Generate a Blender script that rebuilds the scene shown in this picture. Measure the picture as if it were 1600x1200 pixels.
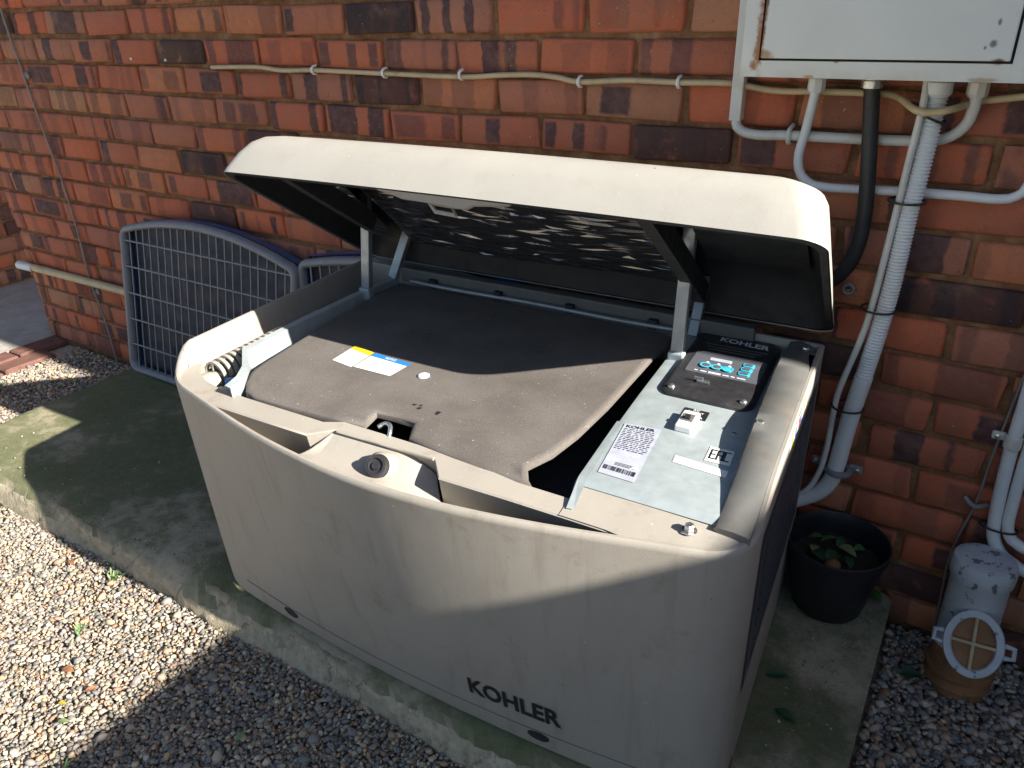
import bpy, bmesh, math, random
import numpy as np
from mathutils import Vector, Matrix
R = math.radians
random.seed(7)
rng = np.random.default_rng(11)
scene = bpy.context.scene
for o in list(bpy.data.objects):
    bpy.data.objects.remove(o)
COL = scene.collection

# ------------------------------------------------------------------ camera
CAM = Vector((2.91962, -1.61564, 1.34303))
YAW, PIT, ROL, FPX = -0.574126, 0.466898, 0.029206, 1196.23
def cam_axes():
    f = Vector((math.sin(YAW)*math.cos(PIT), math.cos(YAW)*math.cos(PIT), -math.sin(PIT)))
    r = Vector((math.cos(YAW), -math.sin(YAW), 0)); d = f.cross(r)
    c, s = math.cos(ROL), math.sin(ROL)
    return c*r + s*d, -s*r + c*d, f
CR, CD, CF = cam_axes()
cam = bpy.data.cameras.new('camera'); camo = bpy.data.objects.new('camera', cam); COL.objects.link(camo)
m = Matrix((( CR.x, -CD.x, -CF.x, CAM.x), (CR.y, -CD.y, -CF.y, CAM.y), (CR.z, -CD.z, -CF.z, CAM.z), (0, 0, 0, 1)))
camo.matrix_world = m
cam.sensor_width = 36; cam.lens = FPX/1600*36; cam.clip_start = .02; cam.clip_end = 500
scene.camera = camo
scene.render.resolution_x, scene.render.resolution_y = 1024, 768

# ------------------------------------------------------------------ light
SUN = Vector((.62, -.02, .36)).normalized()          # towards the sun
world = bpy.data.worlds.new('World'); scene.world = world; world.use_nodes = True
nt = world.node_tree; nt.nodes.clear()
sky = nt.nodes.new('ShaderNodeTexSky'); sky.sky_type = 'NISHITA'; sky.sun_disc = False
sky.sun_elevation = math.asin(SUN.z); sky.sun_rotation = math.atan2(SUN.x, SUN.y)
bg = nt.nodes.new('ShaderNodeBackground'); bg.inputs[1].default_value = .055
wo = nt.nodes.new('ShaderNodeOutputWorld')
nt.links.new(sky.outputs[0], bg.inputs[0]); nt.links.new(bg.outputs[0], wo.inputs[0])
sl = bpy.data.lights.new('sun', 'SUN'); sl.energy = 5.0; sl.angle = R(.55); sl.color = (1, .93, .82)
so = bpy.data.objects.new('sun', sl); COL.objects.link(so)
so.rotation_euler = (-SUN).to_track_quat('-Z', 'Y').to_euler(); so.location = (6, 0, 6)
vs = scene.view_settings; vs.view_transform = 'Standard'; vs.look = 'None'; vs.exposure = 1.5; vs.gamma = 1
vs.use_curve_mapping = False

# ------------------------------------------------------------------ materials
def nn(nt, t, **kw):
    n = nt.nodes.new(t)
    for k, v in kw.items():
        if k == 'inp':
            for i, x in v.items(): n.inputs[i].default_value = x
        else: setattr(n, k, v)
    return n
def mat_base(name, rough=.6, metal=0, spec=.5):
    mt = bpy.data.materials.new(name); mt.use_nodes = True
    nt = mt.node_tree; b = nt.nodes['Principled BSDF']
    b.inputs['Roughness'].default_value = rough; b.inputs['Metallic'].default_value = metal
    b.inputs['Specular IOR Level'].default_value = spec
    return mt, nt, b
def c4(c): return (c[0], c[1], c[2], 1)
def ramp(nt, fac, stops):
    r = nt.nodes.new('ShaderNodeValToRGB'); e = r.color_ramp.elements
    while len(e) > 1: e.remove(e[-1])
    e[0].position = stops[0][0]; e[0].color = c4(stops[0][1])
    for p, c in stops[1:]:
        x = e.new(p); x.color = c4(c)
    nt.links.new(fac, r.inputs[0]); return r.outputs[0]
def noise(nt, scale, detail=4, rough=.6, vec=None, dist=0):
    n = nn(nt, 'ShaderNodeTexNoise', inp={'Scale': scale, 'Detail': detail, 'Roughness': rough, 'Distortion': dist})
    if vec is None:
        g = nt.nodes.new('ShaderNodeNewGeometry'); vec = g.outputs['Position']
    nt.links.new(vec, n.inputs['Vector']); return n.outputs['Fac']
def mix(nt, fac, a, b, blend='MIX'):
    n = nn(nt, 'ShaderNodeMix', data_type='RGBA', blend_type=blend)
    for s, i in ((fac, 0), (a, 6), (b, 7)):
        if isinstance(s, (int, float)): n.inputs[i].default_value = s
        elif isinstance(s, tuple): n.inputs[i].default_value = c4(s)
        else: nt.links.new(s, n.inputs[i])
    return n.outputs[2]
def math_(nt, op, a, b=None, clamp=False):
    n = nn(nt, 'ShaderNodeMath', operation=op, use_clamp=clamp)
    for s, i in ((a, 0), (b, 1)):
        if s is None: continue
        if isinstance(s, (int, float)): n.inputs[i].default_value = s
        else: nt.links.new(s, n.inputs[i])
    return n.outputs[0]
def mrange(nt, v, a, b, c=0, d=1, smooth=True):
    n = nn(nt, 'ShaderNodeMapRange', inp={1: a, 2: b, 3: c, 4: d})
    if smooth: n.interpolation_type = 'SMOOTHSTEP'
    nt.links.new(v, n.inputs[0]); return n.outputs[0]
def bump(nt, b, h, strength=.3, dist=.002):
    n = nn(nt, 'ShaderNodeBump', inp={'Strength': strength, 'Distance': dist})
    nt.links.new(h, n.inputs['Height']); nt.links.new(n.outputs[0], b.inputs['Normal'])
def simple(name, col, rough=.55, metal=0, var=.12, scale=18, bmp=.15, bscale=120, dirt=None, dirt_amt=.5, dscale=9, spec=.5):
    mt, nt, b = mat_base(name, rough, metal, spec)
    n = noise(nt, scale, 5)
    lo = tuple(x*(1-var) for x in col); hi = tuple(min(1, x*(1+var)) for x in col)
    c = ramp(nt, n, [(.3, lo), (.7, hi)])
    if dirt:
        d = mrange(nt, noise(nt, dscale, 6, .7), .5, .75, 0, dirt_amt)
        c = mix(nt, d, c, dirt)
    nt.links.new(c, b.inputs['Base Color'])
    rr = mrange(nt, noise(nt, scale*2.3, 3), .3, .7, max(0, rough-.1), min(1, rough+.1))
    nt.links.new(rr, b.inputs['Roughness'])
    if bmp: bump(nt, b, noise(nt, bscale, 3), bmp, .001)
    return mt
M = {}
def paint_mat(name, col, grime, rough):
    mt, nt, b = mat_base(name, rough, 0, .4)
    g = nt.nodes.new('ShaderNodeNewGeometry')
    mp = nn(nt, 'ShaderNodeMapping'); mp.inputs['Scale'].default_value = (34, 34, 2.2); nt.links.new(g.outputs['Position'], mp.inputs[0])
    streak = noise(nt, 1, 4, .6, mp.outputs[0]); big = noise(nt, 3.2, 6, .65); fine = noise(nt, 240, 2)
    c = ramp(nt, big, [(.3, tuple(x*.93 for x in col)), (.7, tuple(x*1.06 for x in col))])
    c = mix(nt, mrange(nt, streak, .52, .75, 0, grime*.55), c, tuple(x*y for x, y in zip(col, (.62, .56, .48))))
    c = mix(nt, mrange(nt, noise(nt, 7.5, 7, .75), .56, .74, 0, grime), c, tuple(x*y for x, y in zip(col, (.70, .62, .53))))
    c = mix(nt, mrange(nt, noise(nt, 120, 1, .5), .79, .80, 0, .6), c, (.62, .60, .56))
    c = mix(nt, mrange(nt, noise(nt, 75, 2, .5), .765, .785, 0, .7), c, (.10, .075, .055))
    nt.links.new(c, b.inputs['Base Color'])
    nt.links.new(mrange(nt, big, .3, .7, rough-.06, rough+.12), b.inputs['Roughness'])
    bump(nt, b, math_(nt, 'ADD', noise(nt, 520, 2), math_(nt, 'MULTIPLY', noise(nt, 9, 3), 2.5)), .22, .0016)
    return mt
M['beige'] = paint_mat('beige_paint', (.365, .338, .298), .62, .5)
M['beige_lid'] = paint_mat('beige_paint_lid', (.39, .378, .345), .22, .42)
M['zinc'] = simple('galvanised_sheet', (.40, .46, .48), .45, .2, .12, 30, .06, 60, (.40, .40, .38), .3, 12)
M['steel'] = simple('grey_steel_strut', (.36, .39, .42), .42, .6, .1, 20, .05, 80)
M['bolt'] = simple('bolt_steel', (.62, .63, .62), .3, .9, .1, 60, 0)
M['black'] = simple('black_plastic', (.028, .028, .032), .42, 0, .2, 30, .12, 300, (.10, .09, .08), .4, 24)
M['liner'] = simple('lid_liner', (.016, .016, .018), .6, 0, .2, 12, .2, 200)
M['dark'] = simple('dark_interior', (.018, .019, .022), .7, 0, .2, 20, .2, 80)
M['covergrey'] = simple('grey_cover', (.125, .128, .125), .62, 0, .12, 16, .3, 500, (.21, .16, .115), .45, 11)
M['darkpanel'] = simple('dark_side_panel', (.05, .065, .085), .5, 0, .12, 10, .2, 300)
M['white'] = simple('white_label', (.82, .82, .80), .45, 0, .02, 20, 0)
M['yellow'] = simple('yellow_label', (.85, .62, .02), .45, 0, .02, 20, 0)
M['blue'] = simple('blue_label', (.02, .20, .62), .45, 0, .02, 20, 0)
M['red'] = simple('red_label', (.65, .05, .04), .45, 0, .02, 20, 0)
M['ink'] = simple('black_ink', (.02, .02, .022), .5, 0, .1, 20, 0)
M['lilac'] = simple('silver_label', (.50, .53, .64), .35, .2, .12, 60, 0)
M['cyan'] = simple('cyan_button', (.05, .50, .72), .4, 0, .05, 20, 0)
M['textwhite'] = simple('pale_lettering', (.82, .84, .92), .5, 0, .02, 20, 0)
M['screen'] = simple('display_window', (.10, .11, .13), .18, 0, .1, 20, 0)
M['pvc'] = simple('white_pvc', (.60, .61, .58), .45, 0, .06, 14, .08, 200, (.32, .26, .17), .55, 9)
M['pvcwhite'] = simple('clean_white_pvc', (.66, .70, .72), .45, 0, .05, 14, .06, 200, (.40, .38, .33), .35, 13)
M['cream'] = simple('cream_cable', (.50, .40, .24), .5, 0, .12, 20, .05, 200, (.25, .17, .09), .6, 14)
M['clip'] = simple('white_clip', (.75, .74, .70), .5, 0, .03, 20, 0)
M['blackconduit'] = simple('black_conduit', (.025, .026, .026), .5, 0, .2, 20, .1, 200)
M['greywire'] = simple('grey_wire', (.24, .22, .20), .55, .3, .15, 30, 0)
M['gframe'] = simple('grey_plastic_frame', (.20, .21, .235), .5, 0, .08, 12, .1, 260, (.16, .14, .12), .4, 10)
M['gwire'] = simple('grille_wire', (.20, .21, .24), .45, .3, .1, 30, 0)
M['gback'] = simple('shaded_blue_back', (.016, .026, .055), .55, 0, .15, 10, .1, 200)  # blue back behind the bars, its shade put into the dark colour
M['gblue'] = simple('blue_plastic', (.015, .085, .42), .4, 0, .1, 10, .05, 200)
M['gbluedull'] = simple('faded_blue_plastic', (.03, .08, .20), .45, 0, .15, 10, .05, 200)
M['pot'] = simple('black_pot', (.012, .014, .018), .5, 0, .2, 16, .15, 160)
M['soil'] = simple('pot_soil', (.022, .018, .013), .9, 0, .4, 60, .8, 120)
M['terracotta'] = simple('terracotta', (.26, .125, .055), .75, 0, .3, 22, .4, 90, (.07, .045, .03), .8, 20)
M['concrete_wall'] = simple('concrete_block', (.30, .28, .25), .9, 0, .2, 5, .4, 60)
M['fascia'] = simple('painted_fascia', (.16, .10, .07), .6, 0, .1, 4, .1, 50)
def leaf_mat(name, col):
    return simple(name, col, .5, 0, .25, 60, .2, 200)
M['leaf'] = leaf_mat('green_leaf', (.05, .13, .035))
M['leafdark'] = leaf_mat('dark_green_leaf', (.02, .075, .03))
M['leafbrown'] = leaf_mat('brown_leaf', (.30, .14, .07))
M['leafpale'] = leaf_mat('pale_green_leaf', (.16, .22, .09))
M['leafyellow'] = leaf_mat('yellow_leaf', (.45, .36, .04))

def foam_mat():
    mt, nt, b = mat_base('felt_sound_pad', .95, 0, .15)
    n = noise(nt, 7, 5); n2 = noise(nt, 900, 2)
    c = ramp(nt, n, [(.3, (.13, .117, .108)), (.7, (.205, .188, .174))])
    c = mix(nt, mrange(nt, n2, .42, .62, 0, .55), c, (.045, .035, .03))
    specks = mrange(nt, noise(nt, 160, 1), .755, .78, 0, .8)
    c = mix(nt, specks, c, (.45, .42, .36))
    nt.links.new(c, b.inputs['Base Color']); bump(nt, b, n2, .5, .0015)
    return mt
M['foam'] = foam_mat()
def foil_mat():
    mt, nt, b = mat_base('crinkled_black_foil', .14, .9, .9)
    b.inputs['Base Color'].default_value = (.20, .20, .21, 1)
    bump(nt, b, noise(nt, 90, 3, .6), .15, .002)
    return mt
M['foil'] = foil_mat()
def brick_mat(name, use_obj=True, dark=1.0):
    mt, nt, b = mat_base(name, .88, 0, .25)
    oi = nt.nodes.new('ShaderNodeObjectInfo'); tc = nt.nodes.new('ShaderNodeTexCoord'); g = nt.nodes.new('ShaderNodeNewGeometry')
    rnd = oi.outputs['Random'] if use_obj else g.outputs['Random Per Island']
    sp = nt.nodes.new('ShaderNodeSeparateXYZ'); nt.links.new(tc.outputs['Object'], sp.inputs[0])
    # body colour of the brick: orange-red to plum
    base = ramp(nt, rnd, [(0, (.54, .160, .080)), (.2, (.42, .145, .086)), (.4, (.58, .150, .070)), (.58, (.36, .140, .098)), (.75, (.55, .205, .098)), (.9, (.38, .155, .112)), (1, (.46, .235, .125))])
    n0 = noise(nt, 26, 6, .65)
    base = mix(nt, mrange(nt, n0, .35, .7, 0, .45), base, (.31, .130, .088))
    # kiln flashing: dark rounded bars standing across the face
    off = math_(nt, 'MULTIPLY', rnd, 97.3)
    cv = nt.nodes.new('ShaderNodeCombineXYZ')
    wob = math_(nt, 'MULTIPLY', math_(nt, 'SUBTRACT', noise(nt, 30, 2), .5), .022)
    nt.links.new(math_(nt, 'ADD', sp.outputs['X'], wob), cv.inputs[0]); nt.links.new(off, cv.inputs[1])
    bars = nn(nt, 'ShaderNodeTexNoise', inp={'Scale': 15.5, 'Detail': .6, 'Roughness': .4}); nt.links.new(cv.outputs[0], bars.inputs['Vector'])
    bm_ = mrange(nt, bars.outputs['Fac'], .505, .555)
    za = math_(nt, 'ABSOLUTE', math_(nt, 'ADD', sp.outputs['Z'], math_(nt, 'MULTIPLY', wob, .5)))
    edge = mrange(nt, za, .024, .0335, 1, 0)
    edge2 = mrange(nt, math_(nt, 'FRACT', math_(nt, 'MULTIPLY', rnd, 13.7)), .35, .5, 0, 1)
    edge = math_(nt, 'MAXIMUM', edge, edge2, True)
    xe = mrange(nt, math_(nt, 'ABSOLUTE', sp.outputs['X']), .098, .107, 1, 0)
    amt = mrange(nt, math_(nt, 'FRACT', math_(nt, 'MULTIPLY', rnd, 7.31)), 0, .8, .25, .92)
    msk = math_(nt, 'MULTIPLY', math_(nt, 'MULTIPLY', bm_, edge), math_(nt, 'MULTIPLY', xe, amt), True)
    if not use_obj: msk = mrange(nt, noise(nt, 9, 2), .5, .6, 0, .7)
    dk = ramp(nt, noise(nt, 45, 4), [(.35, (.060, .040, .046)), (.65, (.125, .075, .073))])
    c = mix(nt, msk, base, dk)
    # whole-brick burns
    burn = mrange(nt, math_(nt, 'FRACT', math_(nt, 'MULTIPLY', rnd, 31.17)), .90, .91, 0, .85)
    c = mix(nt, math_(nt, 'MULTIPLY', burn, mrange(nt, noise(nt, 14, 3), .25, .45)), c, (.045, .034, .038))
    # pits, mortar smears and lime specks
    c = mix(nt, mrange(nt, noise(nt, 210, 2), .69, .74, 0, .85), c, (.02, .012, .010))
    c = mix(nt, mrange(nt, noise(nt, 150, 1), .775, .79, 0, .75), c, (.50, .46, .40))
    c = mix(nt, mrange(nt, noise(nt, 6.5, 6, .7), .50, .78, 0, .5), c, (.36, .205, .12))
    nt.links.new(c, b.inputs['Base Color'])
    h = math_(nt, 'ADD', noise(nt, 95, 5, .7), math_(nt, 'MULTIPLY', noise(nt, 380, 2), .4))
    bump(nt, b, math_(nt, 'ADD', h, math_(nt, 'MULTIPLY', noise(nt, 28, 3), 1.4)), .65, .0045)
    return mt
M['brick'] = brick_mat('face_brick')
M['brickstuff'] = brick_mat('face_brick_joined', False)
def mortar_mat():
    mt, nt, b = mat_base('brown_mortar', .95, 0, .15)
    c = ramp(nt, noise(nt, 24, 6, .7), [(.3, (.13, .068, .036)), (.5, (.22, .12, .062)), (.72, (.34, .21, .12))])
    nt.links.new(c, b.inputs['Base Color']); bump(nt, b, noise(nt, 160, 4), .8, .004)
    return mt
M['mortar'] = mortar_mat()
def pad_mat():
    mt, nt, b = mat_base('mossy_concrete', .92, 0, .2)
    n1 = noise(nt, 3.3, 7, .66); n2 = noise(nt, 34, 6, .75); n3 = noise(nt, 260, 2)
    c = ramp(nt, n2, [(.28, (.25, .215, .15)), (.5, (.44, .385, .28)), (.72, (.58, .51, .38))])
    g = nt.nodes.new('ShaderNodeNewGeometry'); sp = nt.nodes.new('ShaderNodeSeparateXYZ'); nt.links.new(g.outputs['Position'], sp.inputs[0])
    nz = nt.nodes.new('ShaderNodeSeparateXYZ'); nt.links.new(g.outputs['True Normal'], nz.inputs[0])
    top = mrange(nt, nz.outputs['Z'], .5, .8)
    moss = math_(nt, 'MULTIPLY', mrange(nt, math_(nt, 'ADD', n1, math_(nt, 'MULTIPLY', n2, .55)), .60, .84, 0, .9), top)
    # the strip nearest the camera end stays cleaner
    c = mix(nt, moss, c, mix(nt, n2, (.045, .068, .028), (.18, .19, .095)))
    band = mrange(nt, sp.outputs['Z'], .052, .085, 0, 1)
    face = math_(nt, 'SUBTRACT', 1, top)
    c = mix(nt, math_(nt, 'MULTIPLY', math_(nt, 'MULTIPLY', band, face), mrange(nt, n2, .3, .6, .2, .9)), c, (.05, .035, .022))
    cr = nn(nt, 'ShaderNodeTexVoronoi', feature='DISTANCE_TO_EDGE', inp={'Scale': 8.5})
    wv = nn(nt, 'ShaderNodeMapping'); nt.links.new(g.outputs['Position'], wv.inputs[0])
    mxv = mix(nt, .16, wv.outputs[0], n2); nt.links.new(mxv, cr.inputs['Vector'])
    ck = mrange(nt, cr.outputs['Distance'], 0, .03, .55, 0)
    c = mix(nt, math_(nt, 'MULTIPLY', ck, face), c, (.035, .026, .018))
    c = mix(nt, mrange(nt, n3, .70, .76, 0, .7), c, (.42, .39, .33))
    nt.links.new(c, b.inputs['Base Color'])
    bump(nt, b, math_(nt, 'ADD', n2, math_(nt, 'MULTIPLY', n3, .5)), .8, .006)
    return mt
M['pad'] = pad_mat()
def ground_mat(name, a, b_, sc):
    mt, nt, b = mat_base(name, .95, 0, .15)
    c = ramp(nt, noise(nt, sc, 6, .7), [(.3, a), (.7, b_)])
    nt.links.new(c, b.inputs['Base Color']); bump(nt, b, noise(nt, sc*6, 4), .7, .006)
    return mt
M['earth'] = ground_mat('gravelly_ground', (.34, .29, .22), (.60, .52, .41), 22)
M['slab'] = ground_mat('grey_slab', (.30, .28, .255), (.44, .415, .38), 9)
M['paver'] = ground_mat('worn_paver', (.12, .06, .05), (.22, .12, .095), 16)
def stone_mat():
    mt, nt, b = mat_base('gravel_stone', .8, 0, .3)
    a = nn(nt, 'ShaderNodeAttribute', attribute_name='stone_color')
    c = mix(nt, mrange(nt, noise(nt, 260, 3), .35, .7, 0, .4), a.outputs['Color'], (.17, .15, .13))
    nt.links.new(c, b.inputs['Base Color']); bump(nt, b, noise(nt, 420, 3), .4, .001)
    return mt
M['stone'] = stone_mat()
BOX0 = (2.482, -.165, 1.208)
def enamel_mat():
    mt, nt, b = mat_base('white_enamel_rusty', .38, 0, .5)
    g = nt.nodes.new('ShaderNodeNewGeometry'); sp = nt.nodes.new('ShaderNodeSeparateXYZ'); nt.links.new(g.outputs['Position'], sp.inputs[0])
    n = noise(nt, 30, 6, .7); n2 = noise(nt, 5, 4)
    c = ramp(nt, n2, [(.3, (.60, .63, .60)), (.7, (.68, .70, .66))])
    low = mrange(nt, sp.outputs['Z'], 1.205, 1.235, .55, 0)
    c = mix(nt, math_(nt, 'MULTIPLY', low, mrange(nt, noise(nt, 14, 5), .3, .65)), c, (.45, .38, .26))
    def stain(x, z, rx, rz, thr, col, amt=.95):
        dx = math_(nt, 'DIVIDE', math_(nt, 'SUBTRACT', sp.outputs['X'], x), rx)
        dz = math_(nt, 'DIVIDE', math_(nt, 'SUBTRACT', sp.outputs['Z'], z), rz)
        d = math_(nt, 'SQRT', math_(nt, 'ADD', math_(nt, 'MULTIPLY', dx, dx), math_(nt, 'MULTIPLY', dz, dz)))
        d = math_(nt, 'ADD', d, math_(nt, 'MULTIPLY', math_(nt, 'SUBTRACT', n, .5), 2.2))
        return mrange(nt, d, thr, 1.05, amt, 0), col
    st = [stain(2.511, 1.270, .010, .07, .4, (.32, .12, .03)), stain(2.5165, 1.31, .006, .09, .4, (.14, .045, .015)), stain(2.504, 1.226, .010, .012, .3, (.33, .13, .03)),
          stain(2.523, 1.243, .016, .010, .3, (.36, .16, .05), .8), stain(2.873, 1.238, .012, .006, .3, (.16, .07, .02)), stain(2.640, 1.235, .006, .004, .2, (.33, .14, .04)),
          stain(2.60, 1.210, .012, .004, .2, (.36, .20, .08), .8), stain(2.862, 1.263, .006, .007, .3, (.12, .14, .15)), stain(2.864, 1.292, .003, .006, .3, (.14, .16, .16)), stain(2.852, 1.257, .003, .004, .3, (.14, .16, .16)), stain(2.86, 1.211, .03, .004, .2, (.35, .22, .1), .7)]
    for f, col in st: c = mix(nt, f, c, col)
    nt.links.new(c, b.inputs['Base Color']); bump(nt, b, n, .08, .001)
    return mt
M['enamel'] = enamel_mat()
def peel_mat():
    mt, nt, b = mat_base('peeling_white_paint', .6, 0, .3)
    n = noise(nt, 34, 6, .7); n2 = noise(nt, 11, 3)
    c = ramp(nt, n2, [(.3, (.38, .42, .46)), (.7, (.52, .56, .60))])
    c = mix(nt, mrange(nt, n, .585, .615, 0, .9), c, (.10, .12, .14))
    c = mix(nt, mrange(nt, noise(nt, 19, 5), .62, .70, 0, .6), c, (.38, .33, .22))
    nt.links.new(c, b.inputs['Base Color']); bump(nt, b, n, .3, .002)
    return mt
M['peel'] = peel_mat()

# ------------------------------------------------------------------ builders
class MB:
    def __init__(s): s.v = []; s.f = []
    def add(s, vs, fs):
        k = len(s.v); s.v += [Vector(x) for x in vs]; s.f += [tuple(i+k for i in f) for f in fs]
    def box8(s, p):           # 8 points: bottom ring 0-3, top ring 4-7
        s.add(p, [(3, 2, 1, 0), (4, 5, 6, 7), (0, 1, 5, 4), (1, 2, 6, 5), (2, 3, 7, 6), (3, 0, 4, 7)])
    def box(s, lo, hi, tf=None):
        p = [(lo[0], lo[1], lo[2]), (hi[0], lo[1], lo[2]), (hi[0], hi[1], lo[2]), (lo[0], hi[1], lo[2]),
             (lo[0], lo[1], hi[2]), (hi[0], lo[1], hi[2]), (hi[0], hi[1], hi[2]), (lo[0], hi[1], hi[2])]
        s.box8([tf(*q) for q in p] if tf else p)
    def loft(s, rings, closed=True, cap0=False, cap1=False):
        n = len(rings[0]); k = len(s.v)
        for r in rings: s.v += [Vector(x) for x in r]
        for i in range(len(rings)-1):
            for j in range(n if closed else n-1):
                a = k+i*n+j; b = k+i*n+(j+1) % n
                s.f.append((a, b, b+n, a+n))
        if cap0: s.f.append(tuple(k+j for j in range(n))[::-1])
        if cap1: s.f.append(tuple(k+(len(rings)-1)*n+j for j in range(n)))
    def tube(s, path, r, n=10, caps=True, sec=None):
        P = [Vector(q) for q in path]; rings = []
        t0 = (P[1]-P[0]).normalized(); up = Vector((0, 0, 1)) if abs(t0.z) < .9 else Vector((1, 0, 0))
        x = t0.cross(up).normalized()
        for i, q in enumerate(P):
            t = (P[min(i+1, len(P)-1)]-P[max(i-1, 0)]).normalized()
            x = (x-t*x.dot(t)).normalized(); y = t.cross(x)
            rr = r[i] if isinstance(r, (list, tuple)) else r
            rings.append([q + (x*math.cos(2*math.pi*k/n)+y*math.sin(2*math.pi*k/n))*rr for k in range(n)])
        s.loft(rings, True, caps, caps)
    def lathe(s, prof, c, n=32, axis=None, cap0=False, cap1=False):
        ax = Vector(axis or (0, 0, 1)).normalized(); x = ax.orthogonal().normalized(); y = ax.cross(x); c = Vector(c)
        rings = [[c+ax*h+(x*math.cos(2*math.pi*k/n)+y*math.sin(2*math.pi*k/n))*r for k in range(n)] for r, h in prof]
        s.loft(rings, True, cap0, cap1)
    def prism(s, poly, z0, z1, tf=None):
        n = len(poly)
        p = [(x, y, z0) for x, y in poly]+[(x, y, z1) for x, y in poly]
        if tf: p = [tf(*q) for q in p]
        s.add(p, [tuple(range(n))[::-1], tuple(range(n, 2*n))]+[(i, (i+1) % n, (i+1) % n+n, i+n) for i in range(n)])
    def build(s, name, mat, parent=None, smooth=None, bevel=0, seg=2, origin=None):
        me = bpy.data.meshes.new(name)
        if parent: off = ROOT[parent.name]
        else: off = Vector(origin) if origin is not None else base_of(s.v)
        me.from_pydata([tuple(v-off) for v in s.v], [], s.f); me.update()
        bm = bmesh.new(); bm.from_mesh(me); bmesh.ops.recalc_face_normals(bm, faces=bm.faces); bm.to_mesh(me); bm.free()
        ob = bpy.data.objects.new(name, me); COL.objects.link(ob); me.materials.append(M[mat] if isinstance(mat, str) else mat)
        if parent: ob.parent = parent; ROOT[ob.name] = off
        else: ob.location = off; ROOT[ob.name] = off
        if bevel:
            bv = ob.modifiers.new('bevel', 'BEVEL'); bv.width = bevel; bv.segments = seg; bv.limit_method = 'ANGLE'; bv.angle_limit = R(35)
            bv.harden_normals = False
        if smooth is not None:
            for p in me.polygons: p.use_smooth = True
            if smooth < 179: me.set_sharp_from_angle(angle=R(smooth))
        return ob
ROOT = {}
def base_of(vs):
    xs = [v.x for v in vs]; ys = [v.y for v in vs]; zs = [v.z for v in vs]
    return Vector(((min(xs)+max(xs))/2, (min(ys)+max(ys))/2, min(zs)))
def thing(name, loc, label, cat, group=None):
    o = bpy.data.objects.new(name, None); COL.objects.link(o); o.location = loc; o.empty_display_size = .05
    ROOT[o.name] = Vector(loc); return tag(o, label, cat, group)
def tag(o, label, cat, group=None):
    o['label'] = label; o['category'] = cat
    if group: o['group'] = group
    return o
def struct(o): o['kind'] = 'structure'; return o
def spline(pts, step=.012):
    P = [Vector(q) for q in pts]; out = []
    for i in range(len(P)-1):
        a, b, c, d = P[max(i-1, 0)], P[i], P[i+1], P[min(i+2, len(P)-1)]
        n = max(2, int((c-b).length/step))
        for k in range(n):
            t = k/n
            out.append(.5*((2*b)+(c-a)*t+(2*a-5*b+4*c-d)*t*t+(3*b-3*c+d-a)*t**3))
    out.append(P[-1]); return out
def text_mesh(txt, bold=.0):
    cu = bpy.data.curves.new('t', 'FONT'); cu.body = txt; cu.size = 1; cu.offset = bold; cu.resolution_u = 3; cu.align_x = 'LEFT'
    ob = bpy.data.objects.new('t', cu); COL.objects.link(ob); bpy.context.view_layer.update()
    me = bpy.data.meshes.new_from_object(ob.evaluated_get(bpy.context.evaluated_depsgraph_get()))
    vs = [v.co.copy() for v in me.vertices]; fs = [tuple(p.vertices) for p in me.polygons]
    bpy.data.objects.remove(ob); bpy.data.curves.remove(cu); bpy.data.meshes.remove(me)
    x0 = min(v.x for v in vs); x1 = max(v.x for v in vs); y0 = min(v.y for v in vs); y1 = max(v.y for v in vs)
    return [((v.x-x0)/(x1-x0), (v.y-y0)/(y1-y0)) for v in vs], fs
def decal_text(name, txt, mat, parent, fn, bold=0):
    vs, fs = text_mesh(txt, bold); mb = MB(); mb.add([fn(a, b) for a, b in vs], fs)
    me_ob = mb.build(name, mat, parent); return me_ob

# ================================================================== SETTING
g = MB(); g.add([(-60, -60, -.03), (60, -60, -.03), (60, 60, -.03), (-60, 60, -.03)], [(0, 1, 2, 3)])
struct(g.build('ground', 'earth', origin=(0, 0, -.03)))
# slab beyond the house corner
s = MB(); s.box((-6, -4, -.028), (-.665, 3, -.004)); struct(s.build('concrete_path', 'slab', bevel=.004))

# ---- brick pavers edging the path
pv = struct(bpy.data.objects.new('paver_edging', None)); COL.objects.link(pv); pv.location = (-.55, -1, -.03); ROOT[pv.name] = Vector(pv.location)
for i in range(26):
    for j in range(2):
        x0 = -.660+j*.114; y1 = .02-i*.225+(.1 if j else 0)
        b = MB(); dz = random.uniform(-.004, .004); a = random.uniform(-.006, .006)
        b.box8([(x0+a, y1-.215, -.028), (x0+.106+a, y1-.215, -.028), (x0+.106-a, y1, -.028), (x0-a, y1, -.028),
                (x0+a, y1-.215, .004+dz), (x0+.106+a, y1-.215, .004-dz), (x0+.106-a, y1, .004+dz), (x0-a, y1, .004+dz)])
        if -1.0 < y1 < .06: b.build('paver', 'paver', pv, bevel=.006, seg=1)
        elif j == 0: pass

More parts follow.
